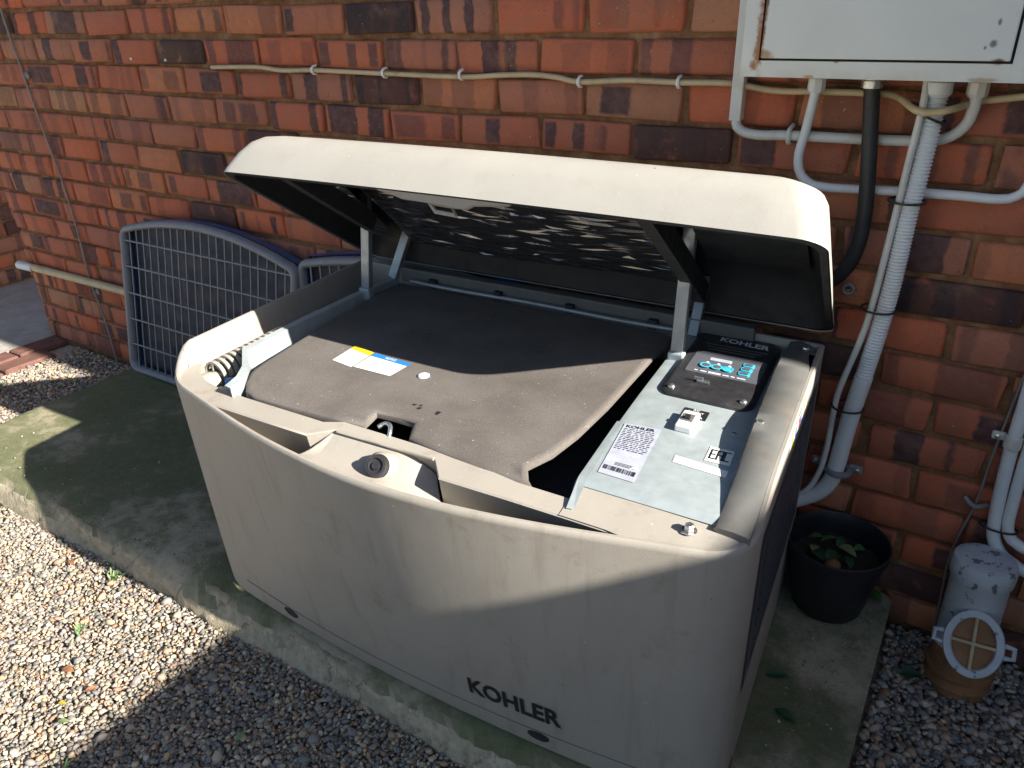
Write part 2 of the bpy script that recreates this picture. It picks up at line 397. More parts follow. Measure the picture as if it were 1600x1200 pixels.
# ---- concrete pad under the generator
PX0, PX1, PY0, PZ = .185, 2.915, -.815, .085
def pad():
    mb = MB(); nx = 150; rings = []
    def wob(x, k): return .006*math.sin(7.1*x+k)+.004*math.sin(19*x+2*k)+random.uniform(-.0035, .0035)
    for i in range(nx+1):
        x = PX0+(PX1-PX0)*i/nx; e = 0
        ed = min(x-PX0, PX1-x); rnd = max(0, .02-ed)*.6
        row = []
        for (y, z, w) in [(-.014, -.02, 0), (-.014, PZ-rnd, .3), (-.12, PZ, .3), (-.3, PZ, .3), (-.55, PZ, .3), (PY0+.10, PZ-rnd, .4), (PY0+.045, PZ-.002-rnd, .6), (PY0+.018, PZ-.010-rnd, 1), (PY0+.003, PZ-.028, 1.2), (PY0-.006, PZ-.05, 1), (PY0-.012, .012, 1), (PY0-.02, -.02, .6)]:
            row.append((x, y+w*wob(x, z*40) if y < -.2 else y, z+(.0022*math.sin(11*x+9*y)+.0015*math.sin(31*x+y*17) if z > .06 else 0)))
        rings.append(row)
    mb.loft(rings, False); n = len(rings[0])
    mb.add(rings[0], [tuple(range(n))]); mb.add(rings[-1], [tuple(range(n))[::-1]])
    return struct(mb.build('concrete_pad', 'pad', smooth=40))
pad()

# ---- brick walls
BX, BZ = .232, .08433
def brick_variants(k, L=.2175, H=.0705, D=.10):
    out = []
    for i in range(k):
        bm = bmesh.new(); bmesh.ops.create_cube(bm, size=1)
        for v in bm.verts:
            v.co = Vector((v.co.x*L, v.co.y*D, v.co.z*H))
            v.co += Vector((random.uniform(-.0055, .0055), random.uniform(-.003, .003), random.uniform(-.0038, .0038)))
        bmesh.ops.bevel(bm, geom=[e for e in bm.edges], offset=random.uniform(.003, .0085), segments=1, profile=.5, affect='EDGES')
        me = bpy.data.meshes.new('brick'); bm.to_mesh(me); bm.free(); me.materials.append(M['brick'])
        for p in me.polygons: p.use_smooth = True
        me.set_sharp_from_angle(angle=R(50))
        out.append(me)
    return out
BV = brick_variants(26); HB = brick_variants(4, .104); 
def project(P):
    q = Vector(P)-CAM; z = q.dot(CF)
    if z < .05: return None
    return 800+FPX*q.dot(CR)/z, 600+FPX*q.dot(CD)/z
XC = -.662
wall = thing('brick_wall', (1.5, .05, 0), 'long red-brown face brick house wall behind the generator', 'brick wall')
stuffb = MB(); nb = 0
def rough_box(mb, cx, cy, cz, L, H=.0735, D=.1):
    j = lambda: random.uniform(-.003, .003)
    p = []
    for z in (-1, 1):
        for x, y in ((-1, -1), (1, -1), (1, 1), (-1, 1)): p.append((cx+x*L/2+j(), cy+y*D/2+j()*.6, cz+z*H/2+j()))
    mb.box8(p)
for j in range(0, 29):
    z = (j+.5)*BZ
    ph = 0 if j % 2 == 1 else .5     # joints at k*BX on odd courses from the ground
    k = -4
    while True:
        x0 = (k+ph)*BX; x1 = x0+BX; k += 1
        if x0 > 5.0: break
        if x1 <= XC+.03: continue
        cut = x0 < XC
        if cut: x0 = XC-.0055
        L = x1-x0-.0145; cx = (x0+x1)/2; cy = .05+random.uniform(-.0025, .0025)
        if L < .03: continue
        pj = project((cx, 0, z)); vis = pj and -60 < pj[0] < 1660 and -45 < pj[1] < 1000
        if vis and 1.62 < cx < 2.55 and z < .62: vis = False       # wholly hidden behind the generator
        if vis and nb < 300:
            me = random.choice(BV)
            o = bpy.data.objects.new('brick', me); COL.objects.link(o); o.parent = wall
            o.location = Vector((cx+random.uniform(-.0015, .0015), cy, z+random.uniform(-.0018, .0018)))-ROOT[wall.name]
            o.rotation_euler = (random.uniform(-.01, .01), random.uniform(-.006, .006), random.uniform(-.008, .008))
            if random.random() < .5: o.rotation_euler.y += math.pi
            if cut: o.scale.x = L/.2175
            nb += 1
        else: rough_box(stuffb, cx, cy, z, L)
sb = stuffb.build('brick_infill', 'brickstuff', wall); sb['kind'] = 'stuff'
mo = MB(); mo.box((XC+.012, .0125, -.03), (5.0, .12, 2.44)); mo.build('mortar_bed', 'mortar', wall)
ev = MB(); ev.box((-1.4, -.29, 2.44), (9.0, 1.6, 2.60)); ev.build('eave', 'fascia', wall)

wl = thing('brick_wall', (-1.66, 1.2, 0), 'dark brick wall in deep shade beyond the house corner, at the left edge', 'brick wall')
for j in range(0, 14):
    for k in range(0, 9):
        y = .02+(k+(.5 if j % 2 else 0))*BX+.116; z = (j+.5)*BZ
        o = bpy.data.objects.new('brick', random.choice(BV)); COL.objects.link(o); o.parent = wl
        o.location = Vector((-1.65+random.uniform(-.003, .003), y, z))-ROOT[wl.name]; o.rotation_euler = (0, 0, math.pi/2)
mo = MB(); mo.box((-1.75, -.1, -.03), (-1.612, 2.3, 2.4)); mo.build('mortar_bed', 'mortar', wl)

# ---- boundary wall right of the picture; its shadow lies over the gravel
bw = MB(); bw.box((5.0, -5.5, -.03), (5.2, -.02, 1.965)); bw.box((4.98, -5.5, 1.965), (5.22, -.02, 1.98))
struct(bw.build('boundary_wall', 'concrete_wall'))

# ---- gravel
def stones(regions):
    phi = (1+5**.5)/2
    iv = np.array([(-1, phi, 0), (1, phi, 0), (-1, -phi, 0), (1, -phi, 0), (0, -1, phi), (0, 1, phi), (0, -1, -phi), (0, 1, -phi), (phi, 0, -1), (phi, 0, 1), (-phi, 0, -1), (-phi, 0, 1)])/1.9
    ifc = np.array([(0, 11, 5), (0, 5, 1), (0, 1, 7), (0, 7, 10), (0, 10, 11), (1, 5, 9), (5, 11, 4), (11, 10, 2), (10, 7, 6), (7, 1, 8), (3, 9, 4), (3, 4, 2), (3, 2, 6), (3, 6, 8), (3, 8, 9), (4, 9, 5), (2, 4, 11), (6, 2, 10), (8, 6, 7), (9, 8, 1)])
    P = []; S = []
    for (x0, x1, y0, y1, cell, layers, smin, smax) in regions:
        for l in range(layers):
            nx, ny = int((x1-x0)/cell), int((y1-y0)/cell)
            gx, gy = np.meshgrid(np.arange(nx), np.arange(ny)); n = gx.size
            x = x0+(gx.ravel()+rng.uniform(0, 1, n))*cell; y = y0+(gy.ravel()+rng.uniform(0, 1, n))*cell
            z = -.016+l*.0065+rng.uniform(-.003, .003, n)
            P.append(np.stack([x, y, z], 1)); S.append(rng.uniform(0, 1, n)**1.7*(smax-smin)+smin)
    n = 260; P.append(np.stack([rng.uniform(-.1, 2.6, n), rng.uniform(-1.55, -.83, n), np.full(n, .002)], 1)); S.append(rng.uniform(.018, .028, n))
    n = 70; P.append(np.stack([rng.uniform(.2, 1.45, n), -.80+rng.exponential(.09, n), np.full(n, PZ+.002)], 1)); S.append(rng.uniform(.004, .010, n))
    n = 90; P.append(np.stack([rng.uniform(2.77, 2.905, n), rng.uniform(-.62, -.02, n), np.full(n, PZ+.002)], 1)); S.append(rng.uniform(.003, .009, n))
    P = np.concatenate(P); S = np.concatenate(S); N = len(P)
    V = np.repeat(iv[None], N, 0)*(1+rng.uniform(-.22, .22, (N, 12, 1)))+rng.uniform(-.12, .12, (N, 12, 3))
    sc = np.stack([rng.uniform(.75, 1.35, N), rng.uniform(.6, 1.0, N), rng.uniform(.35, .75, N)], 1)*S[:, None]*.5
    V = V*sc[:, None]
    a = rng.uniform(0, 6.283, N); t = rng.normal(0, .35, N); u = rng.normal(0, .35, N)
    ca, sa, ct, st, cu, su = np.cos(a), np.sin(a), np.cos(t), np.sin(t), np.cos(u), np.sin(u)
    x, y, z = V[..., 0], V[..., 1], V[..., 2]
    y, z = y*ct[:, None]-z*st[:, None], y*st[:, None]+z*ct[:, None]
    x, z = x*cu[:, None]-z*su[:, None], x*su[:, None]+z*cu[:, None]
    x, y = x*ca[:, None]-y*sa[:, None], x*sa[:, None]+y*ca[:, None]
    V = np.stack([x, y, z], 2)+P[:, None]
    F = (ifc[None]+(np.arange(N)*12)[:, None, None]).reshape(-1, 3)
    pal = np.array([(.22, .215, .21), (.15, .155, .165), (.29, .265, .23), (.36, .305, .235), (.42, .36, .28), (.27, .165, .115), (.36, .25, .175), (.12, .115, .115), (.22, .205, .19), (.46, .42, .36)])
    ci = rng.choice(len(pal), N, p=[.19, .16, .14, .09, .06, .07, .07, .10, .09, .03])
    C = np.clip(pal[ci]*np.array([1.48, 1.41, 1.28])*rng.uniform(.75, 1.2, (N, 1))+rng.uniform(-.012, .012, (N, 3)), .04, .72)
    C = np.concatenate([np.repeat(C, 12, 0), np.ones((N*12, 1))], 1)
    me = bpy.data.meshes.new('gravel'); me.vertices.add(N*12); me.vertices.foreach_set('co', V.reshape(-1).astype(np.float32))
    nf = len(F); me.loops.add(nf*3); me.loops.foreach_set('vertex_index', F.reshape(-1).astype(np.int32))
    me.polygons.add(nf); me.polygons.foreach_set('loop_start', np.arange(0, nf*3, 3, dtype=np.int32)); me.polygons.foreach_set('loop_total', np.full(nf, 3, np.int32))
    me.update(); C[:, :3] *= rng.uniform(.97, 1.03, (N*12, 1)); at = me.attributes.new('stone_color', 'FLOAT_COLOR', 'POINT'); at.data.foreach_set('color', C.reshape(-1).astype(np.float32))
    me.materials.append(M['stone']); ob = bpy.data.objects.new('gravel', me); COL.objects.link(ob); ob['kind'] = 'stuff'
    ob['label'] = 'loose grey and tan gravel around the concrete pad'; return ob, N
gr, N = stones([(.15, 2.5, -1.50, -.822, .0098, 3, .0075, .0175), (-.1, .15, -1.5, -.822, .012, 2, .009, .02), (2.5, 2.75, -1.5, -.822, .012, 2, .009, .02), (-.1, 2.75, -1.62, -1.5, .012, 2, .009, .02), (-.43, .185, -.84, -.0, .013, 2, .010, .022), (2.925, 3.6, -.85, -.0, .0125, 3, .009, .026),
                (2.75, 3.6, -1.62, -.80, .016, 2, .012, .025), (-.43, -.1, -1.62, -.84, .016, 2, .012, .025), (-.43, 3.6, -2.6, -1.62, .022, 2, .018, .032)])

# ================================================================== GENERATOR
GO = Vector((1.51, -.795, 0)); ga, gb = R(1.5), R(5.0)
GU = Vector((math.cos(ga), math.sin(ga), 0)); GV = Vector((-math.sin(gb), math.cos(gb), 0))
def G(u, v, z): return GO+GU*u+GV*v+Vector((0, 0, z))
gen = thing('generator', G(.62, .35, PZ), 'beige standby generator on the concrete pad with its lid propped open', 'generator')
ZB, ZT, GL, GD = .092, .65, 1.235, .705
def vt(u): return -.108*max(0, 1-((u-.62)/.62)**2)**1.4
def vb(u): return .03-.045*max(0, 1-((u-.66)/.66)**2)
def vf(u, z):
    t = min(max((z-ZB)/(ZT-ZB), 0), 1)**.8
    return vb(u)*(1-t)+vt(u)*t
def smooth(t): t = min(max(t, 0), 1); return t*t*(3-2*t)
def outline(z, inset=0):
    """plan outline, counter-clockwise from the rear left down the left side and round the bow"""
    pts = []; i = inset; c = .085
    for k in range(9): pts.append((i, GD-i-(GD-i-c)*k/8))
    a = (i, c); ctl = (i, vf(.03, z)+i+.004); b = (c+.02, vf(c+.02, z)+i)
    for k in range(1, 9):
        t = k/9; pts.append(tuple((1-t)**2*a[q]+2*t*(1-t)*ctl[q]+t*t*b[q] for q in (0, 1)))
    n = 44
    for k in range(n+1):
        u = c+.02+(GL-2*c-.01)*k/n; pts.append((u, vf(u, z)+i))
    a = pts[-1]; ctl = (GL-i, vf(GL-.02, z)+i+.004); b = (GL-i, c+.0)
    for k in range(1, 9):
        t = k/9; pts.append(tuple((1-t)**2*a[q]+2*t*(1-t)*ctl[q]+t*t*b[q] for q in (0, 1)))
    for k in range(9): pts.append((GL-i, c+(GD-i-c)*k/8))
    return pts
def ztop(u, v):
    if u > GL-.12: return ZT+.036*smooth((v-.03)/.20)
    side = smooth(v/.085)*(1 if u < .12 else 0)
    if v > GD-.05: side = 1
    return ZT+.048*side
def shell():
    mb = MB(); rings = []
    zs = [0, .03, .10, .22, .36, .5, .64, .76, .86, .94, .985, 1]
    o_top = outline(ZT)
    for t in zs:
        row = []; z = ZB+(ZT-ZB)*t
        ol = outline(z)
        for k, (u, v) in enumerate(ol):
            tu, tv = o_top[k]; zz = ZB+(ztop(tu, tv)-ZB)*t
            row.append(G(u, v, zz))
        rings.append(row)
    for ins, dz in ((.004, .0045), (.010, .004), (.0125, -.002), (.0135, -.09)):
        ol = outline(ZT, ins); row = []
        for k, (u, v) in enumerate(ol):
            tu, tv = o_top[k]; row.append(G(u, v, ztop(tu, tv)+dz))
        rings.append(row)
    # left side wall runs deep inside
    mb.loft(rings, True); return mb.build('body_shell', 'beige', gen, smooth=50)
body = shell()
# base rail seam, recessed foot
mb = MB(); mb.loft([[G(u, v, PZ+.001) for u, v in outline(ZB, .012)], [G(u, v, ZB+.004) for u, v in outline(ZB, .010)]], True, True, True); mb.build('base_plate', 'dark', gen)
mb = MB()
for u0 in (.272, .908):
    n = Vector(G(0, 0, 0)-G(0, 1, 0)).normalized()
    c = G(u0, vf(u0, .128), .128)
    ring = [G(u0+.022*math.cos(t), vf(u0+.022*math.cos(t), .128+.013*math.sin(t))-.0012, .128+.013*math.sin(t)) for t in [k*math.pi/10 for k in range(20)]]
    m2 = MB(); m2.loft([ring, [q-n*.006 for q in ring]], True, True, True); m2.build('foot_socket', 'black', gen)
# thin panel seam around the skirt
seam = MB(); pts = [G(u, vf(u, .145)-.0006, .145-.012*abs(u-.62)/.62*0) for u in np.linspace(.12, 1.12, 40)]
seam.tube(pts, .0011, 5); seam.build('panel_seam', 'covergrey', gen)

# front lettering
decal_text('lettering', 'KOHLER', 'ink', gen, lambda a, b: G(.772+a*.186, vf(.772+a*.186, .186+b*.047)-.0012, .186+b*.047-a*.004), .032)

# ---- front gutter floor between lip and bow, finger scoop in the middle
LIPA = [(.10, -.020), (.17, -.034), (.242, -.034), (.34, -.034), (.445, -.033), (.481, .004), (.55, .006), (.62, .008), (.70, .011), (.737, -.033), (.86, -.030), (.984, -.029), (1.044, -.029), (1.085, -.022), (1.12, -.010)]
def lip_at(u):
    for (a, va), (b, vb_) in zip(LIPA, LIPA[1:]):
        if a <= u <= b: return va+(vb_-va)*(u-a)/(b-a)
    return LIPA[0][1] if u < .1 else LIPA[-1][1]
us = sorted(set(list(np.linspace(.165, 1.10, 104))+list(np.linspace(.37, .49, 40))+[.445, .481, .70, .737]))
rows = []
for k in range(25):
    t = k/24; row = []
    for u in us:
        a = lip_at(u)+.002; b = vt(u)+.0115
        cen = smooth((u-(.436-.055*t))/.046)*(1-smooth((u-.62)/(.20+.06*t)))
        zl = .565+.0835*cen; zb_ = .565+.072*cen
        v = a+(b-a)*t; z = zl+(zb_-zl)*(t**1.5)-.016*cen*math.sin(math.pi*t)
        row.append(G(u, v, min(z, .648)))
    rows.append(row)
mb = MB(); mb.loft(rows, False); mb.build('front_gutter', 'beige', gen, smooth=50)
# ---- lip strip
def lip():
    mb = MB()
    inner = []
    for (u, v) in LIPA:
        inner.append((u, .045-.030*smooth((u-.02)/.18) if u < .2 else (.016 if u < .47 or u > .76 else .034)))
    A = [(.014, .075), (.019, .042), (.035, .012), (.065, -.010)]; B = [(.036, .085), (.044, .065), (.058, .052), (.08, .043)]
    A = A+LIPA+[(1.17, .004), (1.205, .03), (1.222, .075)]; B = B+inner+[(1.16, .05), (1.18, .06), (1.20, .085)]
    off = lambda u, v: 0
    top = [[G(u, v+.002, .6460+off(u, v)) for u, v in A], [G(u, v, .6490) for u, v in A], [G(u, v+.003, .6515+off(u, v)) for u, v in A], [G(u, v, .6525+off(u, v)) for u, v in B], [G(u, v+.001, .60) for u, v in B]]
    low = [[G(u, v+.016, .562 if .165 < u < 1.09 else .640) for u, v in A]]
    mb.loft(low+top, False); return mb.build('front_lip', 'beige', gen, smooth=35)
lip()
# raised bead along the scoop
mb = MB(); mb.tube([G(u, lip_at(u)-.001, .6515) for u in np.linspace(.49, .70, 12)], .0035, 6); mb.build('lip_bead', 'beige', gen, smooth=60)
def deck_v(u):
    if u < 1.15:
        k = smooth((u-1.03)/.05); return (lip_at(u)+.001)*(1-k)+(vt(u)+.007)*k
    k = math.sqrt(max(0, (1.235-u-.004)/.085)); t = 1-min(1, k)
    return (1-t)**2*vt(1.15)+t*t*.085+.007
# corner floor in front of the control panel (beige, slopes to the bow)
mb = MB(); rows = []
for t in np.linspace(0, 1, 6):
    rows.append([G(u, deck_v(u)*(1-t)+(.072)*t, .6525+.010*smooth(t)) for u in np.linspace(.955, 1.222, 40)])
mb.loft(rows, False); mb.build('front_deck', 'beige', gen, smooth=50)
# lock knob in the scoop
ax = (G(.12, -.72, 0)-G(0, 0, 0)+Vector((0, 0, .62))).normalized(); c = G(.616, -.040, .640)
mb = MB(); mb.lathe([(.0205, -.02), (.0205, .006), (.018, .011), (.0135, .0115), (.0125, .008), (.007, .008), (.0065, .0115), (.0001, .0115)], c, 28, ax); lk = mb.build('lock', 'black', gen, smooth=40)
mb = MB(); mb.lathe([(.030, -.03), (.027, -.006), (.0215, .001)], c, 28, ax); mb.build('lock_collar', 'beige', gen, smooth=60)
# white striker hook in the notch
mb = MB(); mb.tube(spline([G(.585, .022, .63), G(.586, .035, .652), G(.578, .05, .662), G(.562, .055, .660), G(.553, .045, .655)], .004), .0042, 8); mb.build('striker_hook', 'bolt', gen, smooth=60)

# ---- engine bay: dark well under everything
mb = MB(); mb.add([G(.025, .06, .585), G(1.19, .06, .585), G(1.19, .69, .585), G(.025, .69, .585)], [(0, 1, 2, 3)]); mb.build('bay_floor', 'dark', gen)

# ---- felt sound pad
def felt():
    ol = [(.262, .020), (.225, .030), (.200, .055), (.186, .085), (.178, .122), (.172, .20), (.166, .301), (.155, .45), (.145, .60), (.150, .672), (.30, .676), (.60, .672), (.90, .668), (.925, .655),
          (.926, .60), (.916, .539), (.913, .44), (.908, .30), (.896, .185), (.880, .110), (.858, .058), (.872, .034), (.894, .012), (.86, .014), (.78, .022), (.70, .030), (.629, .036), (.622, .055), (.614, .077), (.57, .079), (.527, .076), (.529, .055), (.524, .040), (.45, .030), (.35, .024)]
    P = [Vector((a, b)) for a, b in ol]; n = len(P)
    def ring(d):
        out = []
        for k in range(n):
            a, b, c = P[k-1], P[k], P[(k+1) % n]
            t = ((b-a).normalized()+(c-b).normalized()); t = t.normalized() if t.length > 1e-6 else (c-b).normalized()
            nrm = Vector((t.y, -t.x))*-1
            q = b+nrm*d*-1
            out.append(q)
        return out
    # outline is clockwise seen from above -> inward normal on the right hand
    mb = MB(); rings = []
    def hz(u, v): return .004*math.sin(6*u+1)*math.sin(5*v)-.006*smooth((u-.70)/.2)*(1-smooth((v-.05)/.25))-.0095*(1-smooth((v-.030-.02*smooth((.62-u)/.3))/.028))
    for d, z in ((.000, .6535), (.000, .6630), (.002, .6648), (.005, .6660), (.008, .6668), (.011, .6670)):
        rings.append([(q.x, q.y, z) for q in ring(d)])
    mb.loft([[G(u, v, z+hz(u, v)) for u, v, z in r] for r in rings], True)
    # fill the top as a draped grid of strips
    top = rings[-1]; k0 = len(mb.v)-n
    bm = bmesh.new(); vs = [bm.verts.new((u, v, 0)) for u, v, z in top]
    f = bm.faces.new(vs); bmesh.ops.triangulate(bm, faces=[f])
    for _ in range(4):
        bmesh.ops.subdivide_edges(bm, edges=[e for e in bm.edges if not e.is_boundary and e.calc_length() > .03], cuts=1)
        bmesh.ops.triangulate(bm, faces=bm.faces)
    bm.verts.index_update(); bm.verts.ensure_lookup_table()
    mb.add([G(v.co.x, v.co.y, .6670+hz(v.co.x, v.co.y)) for v in bm.verts], [tuple(q.index for q in f.verts) for f in bm.faces]); bm.free()
    return mb.build('sound_pad', 'foam', gen, smooth=60)
fp = felt()
def pad_z(u, v): return .6675+.004*math.sin(6*u+1)*math.sin(5*v)-.006*smooth((u-.70)/.2)*(1-smooth((v-.05)/.25))
def quad(name, mat, pts, parent, z=None):
    mb = MB(); mb.add([G(u, v, (pad_z(u, v) if z is None else z)+.0009) for u, v in pts], [tuple(range(len(pts)))]); return mb.build(name, mat, parent)
def lerp2(q, a, b):
    (x0, y0), (x1, y1), (x2, y2), (x3, y3) = q      # bl br tr tl
    return ((x0*(1-a)+x1*a)*(1-b)+(x3*(1-a)+x2*a)*b, (y0*(1-a)+y1*a)*(1-b)+(y3*(1-a)+y2*a)*b)
# two labels on the pad
q1 = [(.309, .205), (.366, .198), (.367, .277), (.308, .285)]; q2 = [(.369, .202), (.463, .205), (.470, .273), (.371, .277)]
for q, mt in ((q1, 'yellow'), (q2, 'blue')):
    lab = quad('label', 'white', [lerp2(q, 0, 0), lerp2(q, 1, 0), lerp2(q, 1, .78), lerp2(q, 0, .78)], gen)
    quad('label_header', mt, [lerp2(q, 0, .782), lerp2(q, 1, .782), lerp2(q, 1, 1), lerp2(q, 0, 1)], gen)
decal_text('label_text', 'NOTICE', 'white', gen, lambda a, b: G(*lerp2(q2, .36+.28*a, .83+.12*b), pad_z(.42, .26)+.002), .01)
mb = MB(); mb.lathe([(.0125, 0), (.0125, .002), (.009, .004), (.0001, .0045)], G(.524, .24, pad_z(.524, .24)), 20); mb.build('push_pin', 'white', gen, smooth=60)

rt = random.Random(21)
for (cu_, cv_, n_) in ((.585, .128, 3), (.640, .120, 4)):
    for k in range(n_):
        a0, b0, r0 = cu_+rt.uniform(-.012, .012), cv_+rt.uniform(-.008, .008), rt.uniform(.0025, .006)
        quad('torn_spot', 'dark', [(a0+r0*rt.uniform(.5, 1.4)*math.cos(t), b0+r0*rt.uniform(.4, 1)*math.sin(t)) for t in [q*math.pi/4 for q in range(8)]], gen)
# ---- left compartment: air-intake slats, side liner, galvanised rail
mb = MB(); rows = []
for z, u in ((.692, .0145), (.66, .018), (.638, .022), (.634, .034)):
    rows.append([G(u, v, z) for v in np.linspace(.06, .69, 12)])
mb.loft(rows, False); mb.build('side_liner', 'beige', gen, smooth=40)
def slat(name, mat, v0, uc, rr, w, zc):
    m2 = MB(); rw = []
    for t in np.linspace(-.05, 1.05, 11):
        a = math.pi*t; cu_, su_ = math.cos(a), math.sin(a)
        rw.append([G(uc-rr*cu_, v0, zc+rr*su_), G(uc-rr*cu_, v0+w, zc+rr*su_), G(uc-(rr-.005)*cu_, v0+w, zc+(rr-.005)*su_), G(uc-(rr-.005)*cu_, v0, zc+(rr-.005)*su_)])
    m2.loft(rw, True, True, True); return m2.build(name, mat, gen, smooth=40)
for i in range(13): slat('intake_slat', 'beige', .085+i*.0175, .066, .031, .0085, .632)
for i in range(11): slat('rear_slat', 'covergrey', .445+i*.0165, .070, .028, .007, .632)
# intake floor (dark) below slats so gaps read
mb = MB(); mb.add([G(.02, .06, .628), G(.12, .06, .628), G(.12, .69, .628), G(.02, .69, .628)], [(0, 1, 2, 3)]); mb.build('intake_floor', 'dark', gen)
# duct mouth and small items at the left front
mb = MB(); mb.lathe([(.026, 0), (.028, .02), (.024, .035)], G(.070, .045, .622), 20, (G(.2, .5, 0)-G(0, 0, 0)).normalized(), True); mb.build('duct_end', 'beige', gen, smooth=50)
mb = MB(); mb.box((.11, .03, .60), (.16, .075, .628), G); mb.build('junction_block', 'steel', gen, bevel=.004)
mb = MB(); mb.lathe([(.012, 0), (.012, .008), (.0001, .010)], G(.128, .075, .632), 16); mb.build('blue_cap', 'blue', gen, smooth=50)
# rail: upright flange seen from the right plus a narrow top flange
RL = [(.214, .004), (.203, .045), (.178, .085), (.110, .150), (.108, .32), (.118, .52), (.134, .690)]
mb = MB()
rows = [[G(u+.003, v, .615) for u, v in RL], [G(u, v, .673) for u, v in RL], [G(u-.016, v, .675) for u, v in RL], [G(u-.016, v, .671) for u, v in RL], [G(u-.002, v, .669) for u, v in RL], [G(u+.001, v, .615) for u, v in RL]]
mb.loft(rows, False); mb.build('bracket_rail', 'zinc', gen, smooth=30)
mb = MB(); mb.lathe([(.006, 0), (.006, .004), (.0001, .006)], G(.130, .585, .655), 12, GU); mb.build('rail_rivet', 'bolt', gen, smooth=40)

# ---- rear beam and seal
mb = MB(); mb.box((.150, .682, .668), (1.095, .712, .706), G); mb.build('rear_beam', 'covergrey', gen, bevel=.004)
mb = MB(); mb.tube([G(u, .671+.003*math.sin(u*14), .676) for u in np.linspace(.19, .93, 30)], .006, 8); mb.build('rear_seal', 'steel', gen, smooth=60)
for u0 in (.25, .45, .65, .86):
    mb = MB(); mb.box((u0, .668, .668), (u0+.022, .683, .690), G); mb.build('seal_clip', 'dark', gen, bevel=.002)

# ---- control panel sheet
PL, PR, PF, PB = .948, 1.175, .058, .70
ZP = .668
mb = MB()
prof = [(.946, .598), (.944, .655), (.950, .6655), (.962, ZP), (PR+.004, ZP)]
mb.loft([[G(u-.004*smooth((v-.1)/.3), v, z) for u, z in prof] for v in np.linspace(PF+.004, PB, 14)], False)
# front turned-down edge of the sheet
e = [[G(u, PF+.004, z) for u, z in prof], [G(u+.002, PF-.014, z-.006 if z > .62 else z) for u, z in prof]]
mb.loft(e, False); panel = mb.build('control_panel', 'zinc', gen, smooth=35)
# pale upstand at the front left corner
mb = MB(); mb.add([G(.944, .250, .666), G(.950, .06, .666), G(.960, -.012, .655), G(.957, -.012, .60), G(.946, .06, .60), G(.940, .250, .60)], [(0, 1, 2, 3, 4, 5)])
mb.add([G(.944, .250, .6665), G(.950, .06, .6665), G(.960, -.012, .6555), G(.972, -.010, .656), G(.966, .06, .669), G(.956, .25, .669)], [(0, 1, 2, 3, 4, 5)])
mb.build('panel_upstand', 'zinc', gen)
# dash
def rrect(u0, u1, v0, v1, r, bow=0, n=5):
    pts = []
    for cx, cy, a0 in ((u1-r, v1-r, 0), (u0+r, v1-r, 90), (u0+r, v0+r, 180), (u1-r, v0+r, 270)):
        for k in range(n+1):
            a = R(a0+90*k/n); u, v = cx+r*math.cos(a), cy+r*math.sin(a)
            if v < (v0+v1)/2: v -= bow*(1-((u-(u0+u1)/2)/((u1-u0)/2))**2)
            pts.append((u, v))
    return pts
D = (.978, 1.154, .388, .695)
rg = []
for ins, z in ((0, ZP-.002), (0, ZP+.006), (.006, ZP+.0095), (.010, ZP+.0095)):
    pts = rrect(D[0]+ins, D[1]-ins, D[2]+ins, D[3]-ins, .022, 0, 6)
    # bow the front edge a little
    rg.append([G(u, v-(.016*(1-((u-1.066)/.09)**2) if v < .45 else 0), z) for u, v in pts])
mb = MB(); mb.loft(rg, True, False, True); dash = mb.build('dash', 'black', gen, smooth=40)
ZD = ZP+.0095
def plate(name, mat, u0, u1, v0, v1, z, parent, r=.004, h=.0012):
    mb = MB(); mb.prism(rrect(u0, u1, v0, v1, r, 0, 3), z, z+h, G); return mb.build(name, mat, parent)
plate('dash_overlay', 'screen', 1.000, 1.144, .482, .585, ZD, dash, .006, .0010)
plate('display', 'lilac', 1.034, 1.078, .548, .561, ZD+.001, dash, .002, .0008)
decal_text('brand_lettering', 'KOHLER', 'textwhite', dash, lambda a, b: G(1.030+.104*a, .650-.006*a+.023*b, ZD+.0014), .032)
for k in range(3):
    plate('text_line', 'covergrey', 1.005+.006*k, 1.135-.01*k, .628-.013*k, .631-.013*k, ZD+.0006, dash, .001, .0006)
def ringmesh(name, mat, u, v, ru, rv, w, z, parent):
    mb = MB(); n = 20
    o = [G(u+ru*math.cos(2*math.pi*k/n), v+rv*math.sin(2*math.pi*k/n), z) for k in range(n)]
    i = [G(u+(ru-w)*math.cos(2*math.pi*k/n), v+(rv-w)*math.sin(2*math.pi*k/n), z) for k in range(n)]
    mb.loft([o, i], True); return mb.build(name, mat, parent)
for k in range(3):
    u = 1.034+k*.0222; v = .517
    bt = MB(); bt.lathe([(.0085, 0), (.0085, .0025), (.0001, .003)], G(u, v, ZD+.001), 18); b = bt.build('button', 'cyan' if k == 2 else 'screen', dash, smooth=40)
    ringmesh('button_ring', 'cyan', u, v, .0115, .0115, .0035, ZD+.0042, b)
    bt = MB(); bt.lathe([(.0028, 0), (.0028, .002), (.0001, .0022)], G(u, v+.0165, ZD+.001), 10); bt.build('indicator', 'textwhite', dash, smooth=40)
for k in range(3):
    u, v = 1.1125-.0005*k, .554-k*.0205
    mb = MB(); mb.prism(rrect(u-.011, u+.011, v-.0075, v+.0075, .004, 0, 3), ZD+.001, ZD+.003, G); b = mb.build('key', 'cyan', dash)
    mb = MB(); mb.prism(rrect(u-.0075, u+.0075, v-.0045, v+.0045, .003, 0, 3), ZD+.003, ZD+.0042, G); mb.build('key_face', 'screen', b)
mb = MB()
